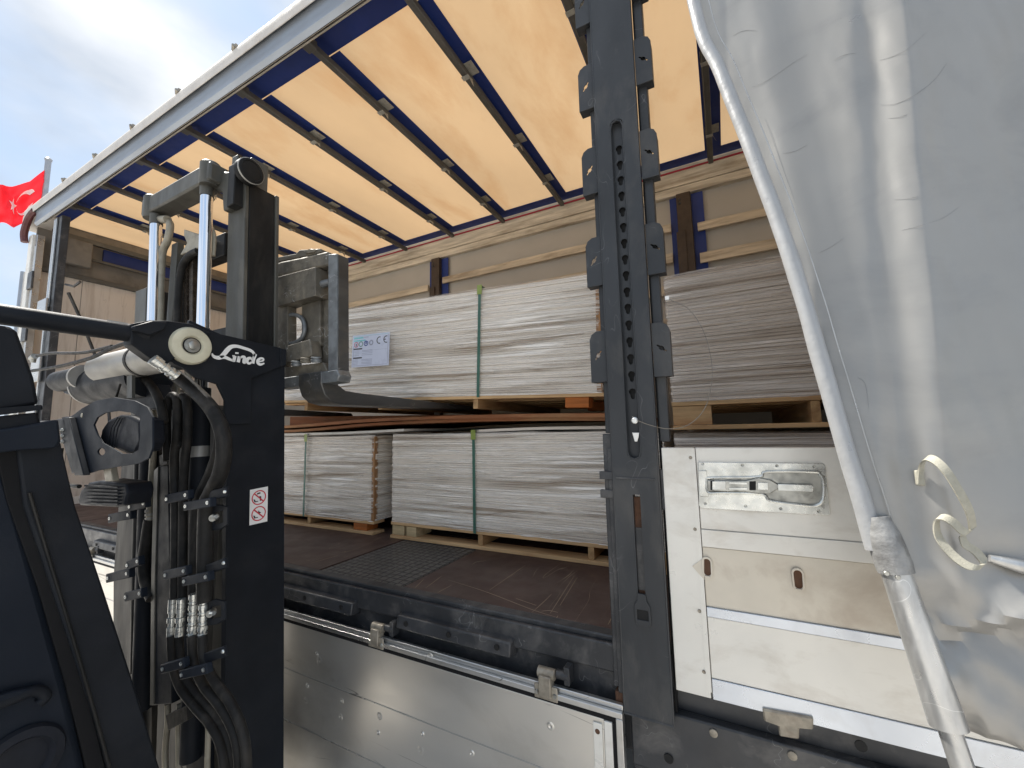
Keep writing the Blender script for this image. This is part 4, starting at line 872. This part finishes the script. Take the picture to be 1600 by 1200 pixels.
# wires over the torsion tube
hose([(45, 580), (90, 573), (140, 560), (172, 545), (200, 535)], .70, 2.8, 'cable')
hose([(58, 556), (80, 552), (130, 551), (175, 541)], .70, 2.4, 'cable')
q = PY(52, 560, .70); MB().tube([q-V((.02, 0, 0)), q+V((.02, 0, .01))], .014, 10).tube([q+V((.0, 0, -.02)), q+V((.01, 0, .015))], .011, 10).build('cable_union', m_zincd, FL)
# big hose with silver ferrule
fp = [PX(238, 561, -1.70), PX(276, 588, -1.70)]
d1 = (fp[1]-fp[0]); 
fm = MB()
for k in range(9):
    f0 = k/9; rr = .018 if k % 2 == 0 else .0135
    if k in (0, 1): rr = .019
    fm.tube([fp[0]+d1*f0, fp[0]+d1*(f0+.105)], rr, 16)
fm.build('hose_ferrule', m_zinc, FL)
hose([(272, 585), (300, 607), (330, 638), (346, 670), (350, 705), (344, 740), (330, 770), (322, 800), (320, 940)], .84, 11)
hose([(345, 660), (343, 700), (330, 740), (314, 775), (306, 810), (304, 940)], .87, 9)
# looped pair of hoses
hose([(262, 720), (260, 660), (263, 628), (270, 618), (277, 628), (276, 680), (272, 720), (274, 790), (273, 935)], .85, 6.2)
hose([(280, 700), (278, 640), (284, 620), (292, 630), (293, 680), (288, 730), (286, 790), (285, 935)], .86, 6.2)
hose([(205, 590), (222, 590), (238, 605), (250, 630), (256, 660)], .82, 6)
hose([(215, 586), (232, 590), (246, 604), (256, 625), (262, 650)], .88, 5.5)
# pipes at left of the mast
hose([(243, 625), (240, 700), (236, 765), (234, 800), (234, 815)], .90, 4.5, 'beige_pipe', m_pipe)
hose([(234, 812), (228, 850), (224, 880), (228, 910), (238, 935)], .90, 8)
for k in range(3): MB().tube([PY(233.5, 796+6*k, .90), PY(233.4, 800+6*k, .90)], .0155, 14).build('pipe_ferrule', m_tubeg, FL)
hose([(277, 562), (277, 615)], .95, 3.5, 'beige_pipe', m_pipe); hose([(294, 575), (294, 625), (292, 700), (291, 780)], .93, 5, 'beige_pipe', m_pipe)
hose([(219, 620), (216, 760), (213, 900), (211, 1050)], .98, 6, 'steel_pipe', m_mastd)
# long cover strips
def vplate(pts, y, th, name, m, bev=.004): return MB().prism([PY(u, v, y) for u, v in pts], (0, th, 0)).build(name, m, FL, bevel=bev)
vplate([(248, 728), (262, 726), (268, 1100), (236, 1103), (240, 900)], .90, .03, 'hose_cover', m_fork)
vplate([(240, 735), (247, 729), (242, 900), (240, 1102), (234, 1102), (236, 900)], .895, .04, 'hose_cover_edge', m_mast, .002)
vplate([(248, 712), (262, 705), (262, 726), (249, 728)], .89, .03, 'cable_gland', m_rubber)
vplate([(190, 720), (212, 720), (206, 1180), (176, 1180), (177, 900)], 1.02, .1, 'inner_mast_side', m_mastd)
vplate([(212, 640), (240, 640), (236, 1250), (205, 1250)], 1.06, .06, 'inner_mast_side', m_mastd)
vplate([(262, 640), (356, 640), (352, 1290), (240, 1290)], 1.03, .05, 'mast_back_plate', m_mastd)
vplate([(292, 1110), (322, 1110), (322, 1290), (290, 1290)], .97, .03, 'lower_mast_strip', m_fork)
hose([(262, 1100), (262, 1130), (258, 1180), (262, 1260)], .93, 4.2, 'beige_pipe', m_pipe); hose([(281, 1100), (279, 1140), (280, 1200), (283, 1260)], .93, 4.2, 'beige_pipe', m_pipe)
hose([(326, 1120), (324, 1200), (324, 1260)], .95, 4, 'beige_pipe', m_pipe)
vplate([(258, 1118), (292, 1102), (294, 1125), (262, 1142)], .90, .02, 'lower_clamp', m_rubber)
# ferrules on four hoses
def ferr(u, v0, v1, y, r, style):
    n = 8; b = MB(); a, e = PY(u, v0, y), PY(u-3, v1, y); d2 = e-a
    for k in range(n):
        if style == 0: rr = r*(1.12 if k in (0, 1, 2, 6, 7) else (.85 if k in (3, 5) else 1.2))
        else: rr = r*(1.2 if k % 2 == 0 else .95)
        b.tube([a+d2*(k/n), a+d2*((k+.93)/n)], rr, 14)
        if style == 1: b.tube([a+d2*((k+.5)/n), a+d2*((k+.6)/n)], r*1.3, 14)
    b.build('hose_ferrule', m_zinc, FL)
for (u, s) in ((270, 0), (283, 0), (303, 1), (319, 1)):
    ferr(u, 928 if s else 936, 994, .845, .0125, s)
hose([(267, 994), (270, 1040), (282, 1075), (305, 1105), (327, 1130), (345, 1165), (352, 1220), (350, 1280)], .84, 6.3)
hose([(280, 994), (283, 1035), (296, 1070), (320, 1098), (342, 1125), (357, 1160), (361, 1220), (358, 1280)], .86, 6.3)
hose([(300, 994), (303, 1035), (318, 1070), (342, 1100), (360, 1130), (371, 1165), (374, 1220), (370, 1280)], .83, 7.2)
hose([(316, 994), (319, 1030), (336, 1065), (358, 1095), (375, 1130), (384, 1170), (385, 1230), (380, 1280)], .83, 7.2)
# hose clamps
def clamp(u0, v0, u1, v1, y=.80, h=9):
    a, b = PY(u0, v0, y), PY(u1, v1, y)
    o = MB().beam(a, b, .02, pr(a, h*1.5), up=(0, 0, 1)).build('hose_clamp', m_forkb, FL, bevel=.003)
    for q in (a+(b-a)*.1, a+(b-a)*.9):
        MB().lathe(q+V((0, -.010, 0)), (.1, -1, 0), [(.0065, 0), (.0065, .003), (.0035, .003), (.003, .001)], 12).build('clamp_bolt', m_zinc, o)
for q in ((262, 780, 299, 772), (291, 791, 334, 784), (260, 898, 296, 890), (289, 908, 331, 899), (256, 1044, 292, 1034), (285, 1053, 328, 1043), (173, 810, 209, 803), (170, 903, 207, 894), (205, 792, 232, 785), (202, 883, 222, 875), (199, 932, 226, 925)):
    clamp(*q)
def bracket(u0, v0, u1, v1, y=.83):
    a, b = PY(u0, v0, y), PY(u1, v1, y)
    o = MB().beam(a, b, .012, pr(a, 15), up=(0, 0, 1)).build('clamp_bracket', m_fork, FL, bevel=.003)
    MB().lathe(b+V((-.004, -.007, 0)), (.1, -1, 0), [(.0065, 0), (.0045, .004)], 12).build('clamp_bolt', m_zinc, o)
bracket(328, 775, 356, 768); bracket(325, 890, 354, 879); bracket(322, 1028, 353, 1017)
for u, v in ((341, 808), (337, 956)):
    q = PY(u, v, .86); o = MB().tube([q-V((.015, .0, .0)), q+V((.0, -.02, .0))], .012, 12).build('adjuster_bolt', m_zincd, FL)
    MB().tube([q+V((.008, -.02, .004)), q+V((.028, -.02, .008))], .007, 8).build('adjuster_pin', m_zinc, o)
    MB().prism([PY(u-14, v-14, .85), PY(u-2, v-20, .85), PY(u+14, v-16, .85), PY(u+14, v+12, .85), PY(u+2, v+20, .85), PY(u-14, v+22, .85)], (0, .008, 0), [[PY(u-8, v-8, .85), PY(u+8, v-10, .85), PY(u+8, v+8, .85), PY(u-8, v+12, .85)]]).build('adjuster_bracket', m_fork, FL, bevel=.002)
# ---- carriage
YC = 1.24
CG = thing  # placeholder name kept out of the scene
def cp(pts, y, th, name, m, par=None, bev=.005): return MB().prism([PY(u, v, y) for u, v in pts], (0, th, 0)).build(name, m, par or FL, bevel=bev)
CAR = cp([(415, 418), (440, 408), (470, 402), (512, 392), (513, 414), (470, 424), (430, 432), (415, 440)], YC, .07, 'carriage_top_bar', m_carr, bev=.012)
cp([(420, 404), (462, 396), (468, 390), (500, 388), (502, 394), (470, 402), (424, 411)], YC+.01, .05, 'top_hook', m_carr, CAR)
cp([(474, 392), (486, 388), (492, 389), (490, 394), (476, 396)], YC, .04, 'top_lug', m_carr, CAR)
SHK = cp([(513, 397), (527, 396), (527, 594), (513, 590)], YC, .062, 'carriage_end_bar', m_carrw, bev=.004)
_x = at(527, 400, 1, YC).x; _x2 = at(527, 594, 1, YC).x; _z = at(527, 397, 1, YC).z; _z2 = at(527, 593, 1, YC).z
MB().prism([(_x+.001, YC+.003, _z-.003), (_x+.001, YC+.059, _z-.003), (_x2+.001, YC+.059, _z2+.003), (_x2+.001, YC+.003, _z2+.003)], (.004, 0, 0)).build('end_bar_side', m_forks, SHK)
cp([(431, 434), (436, 432), (493, 417), (493, 462), (450, 474), (436, 479), (431, 479)], YC-.02, .07, 'carriage_block', m_carr, CAR)
MB().tube([PY(494, 447, YC+.01), PY(516, 441, YC+.03)], .018, 18).build('carriage_pin', m_carrw, CAR)
cp([(432, 478), (449, 474), (449, 566), (432, 572)], YC, .05, 'carriage_web', m_carr, CAR)
cp([(471, 476), (500, 468), (500, 540), (471, 546)], YC+.03, .05, 'carriage_web', m_carr, CAR)
cp([(500, 420), (513, 418), (513, 580), (500, 582)], YC+.05, .02, 'carriage_web', m_carr, CAR)
arc = smoothpath([PY(u, v, YC+.015) for u, v in ((451, 493), (462, 492), (472, 498), (476, 512), (473, 526), (464, 534), (452, 538))], 5)
MB().tube(arc, .010, 10).build('hook_ring', m_carrw, CAR)
LBK = cp([(449, 540), (484, 530), (487, 556), (449, 566)], YC-.02, .06, 'lower_block', m_carr, CAR)
for u, v, m_ in ((463, 568, m_carrw), (478, 563, m_carr), (494, 562, m_carrw)):
    MB().lathe(PY(u, v, YC-.015), (.15, -.2, 1), [(.020, -.012), (.023, -.009), (.023, .0), (.020, .003), (.020, .006), (.023, .008), (.022, .013)], 20).build('side_roller', m_, CAR)
cp([(445, 574), (505, 566), (512, 580), (505, 586), (446, 590)], YC+.0, .06, 'roller_tray', m_carr, CAR)
cp([(430, 592), (444, 590), (526, 577), (530, 586), (527, 596), (446, 606), (430, 608)], YC-.01, .07, 'carriage_lower_bar', m_carrw, CAR)
cp([(430, 478), (449, 478), (449, 600), (430, 600)], YC+.045, .02, 'carriage_web', m_carr, CAR)
# forks
XR = -1.60
hz = at(520, 631, 0, XR); zb = hz.z; zt2 = zb+.060
def fork(xr, w=.16):
    prof = [(1.235, 1.90), (1.30, 1.90), (1.305, zt2+.06), (1.32, zt2+.028), (1.36, zt2+.006), (1.45, zt2), (2.50, zt2-.026), (2.52, zb+.008), (1.34, zb), (1.28, zb+.012), (1.245, zb+.04), (1.225, zt2+.03), (1.225, 1.90)]
    return MB().prism([(xr, y, z) for y, z in prof], (-w, 0, 0)).build('fork', m_forks, FL, bevel=.004)
fk = fork(XR); fork(-2.86, .12)
# ---- overhead guard pillar, body, lamp bracket
def bp_(pts, x, th, name, m, bev=.006, par=FL): return MB().prism([PX(u, v, x) for u, v in pts], (-th, 0, 0)).build(name, m, par, bevel=bev)
bp_([(26, 690), (95, 690), (118, 790), (165, 930), (210, 1070), (262, 1240), (185, 1260), (150, 1130), (95, 960), (38, 790)], -1.62, .09, 'guard_pillar', m_fork)
MB().tube(smoothpath([PX(u, v, -1.615) for u, v in ((46, 770), (85, 900), (118, 1010), (155, 1140), (182, 1240))], 4), .004, 8).build('pillar_edge_strip', m_mastd, FL)
bp_([(-10, 690), (40, 690), (46, 780), (85, 905), (120, 1020), (180, 1260), (150, 1260), (100, 1060), (60, 920), (10, 780)], -1.635, .05, 'pillar_gasket', m_gasket, .002)
bp_([(-60, 500), (18, 510), (28, 518), (54, 590), (62, 632), (-10, 645), (-70, 560)], -1.60, .10, 'pillar_cap', m_fork, .012)
bp_([(-30, 640), (66, 632), (68, 640), (-26, 652)], -1.585, .12, 'cap_rib', m_fork, .003)
bp_([(-20, 652), (60, 644), (66, 668), (-15, 680)], -1.595, .10, 'cap_lower', m_fork, .006)
bp_([(-10, 672), (22, 668), (92, 655), (96, 690), (90, 700), (28, 704), (-5, 708)], -1.58, .11, 'pillar_clamp', m_forkb, .006)
bp_([(-80, 700), (8, 712), (34, 800), (70, 930), (108, 1070), (150, 1260), (-80, 1260)], -1.64, .06, 'body_side', m_forkb, .02)
q = PX(28, 1195, -1.635)
MB().lathe(q, (1, 0, 0), [(.085, 0), (.080, .012), (.062, .016), (.055, .006), (.052, -.0), (.030, .003)], 36).build('filler_ring', m_plast, FL)
cc = smoothpath([PX(u, v, -1.625) for u, v in ((-20, 1105), (20, 1092), (50, 1080), (66, 1082), (70, 1090), (60, 1100))], 5)
MB().tube(cc, .013, 10).build('body_handle', m_fork, FL)
bp_([(-40, 1098), (30, 1078), (66, 1074), (70, 1086), (30, 1092), (-40, 1112)], -1.615, .02, 'handle_cover', m_forkb, .004)
# lamp bracket plate
YL = .66
outl = [(96, 652), (112, 650), (128, 638), (150, 626), (178, 621), (210, 626), (230, 636), (238, 652), (238, 700), (232, 716), (218, 724), (180, 730), (150, 736), (138, 740), (126, 738), (112, 700)]
hl = [(146, 664), (152, 652), (164, 645), (184, 642), (205, 645), (218, 652), (219, 680), (216, 703), (206, 709), (190, 709), (178, 702), (160, 692), (152, 680)]
LBp = MB().prism([PY(u, v, YL) for u, v in outl], (0, .006, 0), [[PY(u, v, YL) for u, v in hl], [PY(158+6*math.cos(a), 706+6*math.sin(a), YL) for a in [k*math.pi/5 for k in range(10)]]]).build('lamp_bracket', m_forkb, FL, bevel=.002)
MB().prism([PY(u, v, YL-.002) for u, v in ((112, 652), (118, 652), (142, 742), (128, 742))], (0, -.02, 0)).build('bracket_fold', m_fork, LBp, bevel=.003)
MB().prism([PY(u, v, YL+.0) for u, v in ((88, 655), (112, 652), (126, 738), (112, 740))], (0, .03, 0)).build('bracket_flange', m_fork, LBp, bevel=.003)
MB().lathe(PY(128, 649, YL-.0005), (0, -1, 0), [(.009, 0), (.007, .002)], 14).build('rivet', m_pipe, LBp)
b = MB()
lamp = [(154, 690), (158, 672), (170, 655), (186, 648), (206, 650), (218, 656), (219, 690), (212, 706), (196, 709), (176, 700), (160, 698)]
b.prism([PY(u, v, YL+.03) for u, v in lamp], (-.03, .09, 0)); b.build('work_lamp', m_plast, FL, bevel=.012, seg=3)
for k in range(3): 
    MB().tube([PY(168+k*5, 700, YL+.026), PY(174+k*5, 668, YL+.024), PY(184+k*4, 652, YL+.026)], .0022, 6).build('lamp_rib', m_plast, FL)
b = MB().prism([PY(u, v, YL+.05) for u, v in ((121, 782), (126, 766), (138, 754), (155, 751), (196, 756), (199, 770), (194, 790), (180, 793), (124, 790))], (-.02, .09, 0)); WL = b.build('work_lamp', m_plast, FL, bevel=.01, seg=3)
for k in range(6): MB().prism([PY(138, 757+k*5.4, YL+.047), PY(190, 760+k*5.2, YL+.047), PY(190, 762+k*5.2, YL+.047), PY(138, 759.4+k*5.4, YL+.047)], (0, -.012, 0)).build('cooling_fin', m_plast, WL)
MB().prism([PY(u, v, YL+.02) for u, v in ((160, 728), (172, 726), (176, 752), (164, 752))], (0, .02, 0)).build('lamp_foot', m_pipe, FL, bevel=.003)
hose([(96, 700), (94, 720), (97, 745), (108, 758), (124, 760)], YL+.02, 3, 'cable')
for k in range(3): 
    q = PY(98, 672+k*9, YL); MB().lathe(q, (1, -.3, 0), [(.009, -.01), (.009, .0), (.005, .004), (.005, .014)], 10).build('bracket_bolt', m_zincd, LBp)
hose([(188, 600), (182, 620)], .72, 1.6, 'cable'); MB().prism([PY(u, v, .72) for u, v in ((198, 588), (206, 586), (206, 622), (198, 622))], (0, .01, 0)).build('lamp_strap', m_mast, FL)
# rough body mass behind the picture edge so the truck stands on wheels
MB().box(-2.86, -1.72, -1.9, .30, .25, 1.0).build('chassis_body', m_forkb, FL, bevel=.05)
MB().box(-2.80, -1.78, -1.9, -1.2, 1.0, 1.35).build('counterweight', m_fork, FL, bevel=.08)
MB().box(-2.75, -1.72, -1.5, -.1, 2.02, 2.08).build('overhead_guard', m_fork, FL, bevel=.02)
for x in (-2.78, -1.76): MB().tube([(x, -1.5, 1.3), (x, -1.3, 2.04)], .035, 12).build('rear_pillar', m_fork, FL)
for x, y, r in ((-2.88, .45, .3), (-1.93, .45, .3), (-2.85, -1.4, .25), (-1.92, -1.4, .25)):
    wv = MB().lathe((x, y, r), (1, 0, 0), [(r*.6, 0), (r*.93, .01), (r, .04), (r, .16), (r*.93, .2), (r*.6, .21)], 30).build('wheel', m_rubber, FL)
    MB().lathe((x+.205, y, r), (1, 0, 0), [(r*.55, 0), (r*.5, .012), (r*.2, .008)], 24).build('rim', m_mast, wv)

# ------------------------------------------------------------------ flag
fx = -14.0
top = at(75.5, 252, 0, fx); bot = V((fx, at(71, 330, 0, fx).y-.0, 0))
k_ = at(71, 330, 0, fx)
FPo = thing('flagpole', 'slim grey flagpole standing beyond the trailer front', 'flagpole', (fx, top.y, 0))
MB().tube([(fx, top.y, 0), (fx, top.y, top.z)], .055, 12).build('pole', m_fpole, FPo)
MB().lathe((fx, top.y, top.z), (0, 0, 1), [(.06, 0), (.07, .05), (.02, .1)], 12).build('finial', m_fpole, FPo)
def hang(s, t):
    """s along the fly 0..1 from pole, t from top 0..1"""
    # photo shaped corners on the plane x = fx, with waves in depth
    a = at(73, 264, 0, fx); b_ = at(68.5, 312, 0, fx); b_ = at(66, 335, 0, fx)
    l = at(-15, 285, 0, fx); l2 = at(-12, 345, 0, fx)
    top_ = [at(73, 263, 0, fx), at(46, 284, 0, fx), at(22, 289, 0, fx), at(0, 290, 0, fx), at(-22, 289, 0, fx)]
    bot_ = [at(66, 327, 0, fx), at(42, 346, 0, fx), at(20, 356, 0, fx), at(0, 350, 0, fx), at(-22, 352, 0, fx)]
    def cr(P4, s):
        f = s*(len(P4)-1); i = min(int(f), len(P4)-2); return P4[i]+(P4[i+1]-P4[i])*(f-i)
    p = cr(top_, s)*(1-t)+cr(bot_, s)*t
    p = p.copy(); p.x += .14*math.sin(s*9+t*2.5)*min(1, s*3)+.07*math.sin(s*19-t*5)*s+.05*mnoise.noise(V((s*6, t*5, 0)))
    p.z += .03*math.sin(s*13+t*4)*s
    return p
fg = MB().grid(hang, 60, 40); fo = fg.build('flag', m_flag); fo.name = 'flag'; tag(fo, 'waving red flag with white crescent and star on the pole', 'flag')
def onflag(cs, ct, shape, off):
    return [hang(cs+a, ct+b)+V((off, 0, 0)) for a, b in shape]
def decal(poly, name):
    # triangulated 2D polygon subdivided on the waving surface
    import bmesh
    pts = [V((a, b, 0)) for a, b in poly]; tri = tessellate_polygon([pts]); bm = bmesh.new(); vv = [bm.verts.new(p) for p in pts]
    for t_ in tri: bm.faces.new([vv[i] for i in t_])
    bmesh.ops.subdivide_edges(bm, edges=bm.edges[:], cuts=3, use_grid_fill=True); bmesh.ops.triangulate(bm, faces=bm.faces[:])
    m = MB(); bm.verts.ensure_lookup_table(); idx = {v: i for i, v in enumerate(bm.verts)}
    for off in (.012, -.012):
        m.add([hang(v.co.x, v.co.y)+V((off, -off*.3, 0)) for v in bm.verts], [tuple(idx[v] for v in f.verts) for f in bm.faces])
    bm.free(); return m.build(name, m_flagw, fo)
cres = []
for k in range(17):
    a = math.radians(-130+260*k/16); cres.append((.27-.145*math.cos(a+math.pi)*-1*1.0-.0, .50+.30*math.sin(a)))
cres = [(.285-.13*math.cos(math.radians(25+310*k/20)+0), .50+.30*math.sin(math.radians(25+310*k/20))) for k in range(21)]
inner = [(.315-.10*math.cos(math.radians(35+290*k/16)), .50+.235*math.sin(math.radians(35+290*k/16))) for k in range(17)]
decal(cres+inner[::-1], 'crescent')
star = []
for k in range(10):
    a = math.radians(36*k); r = .105 if k % 2 == 0 else .042; star.append((.50+r*.95*math.cos(a+math.pi)*-1*-1, .50+r*2.0*math.sin(a)))
decal(star, 'star')
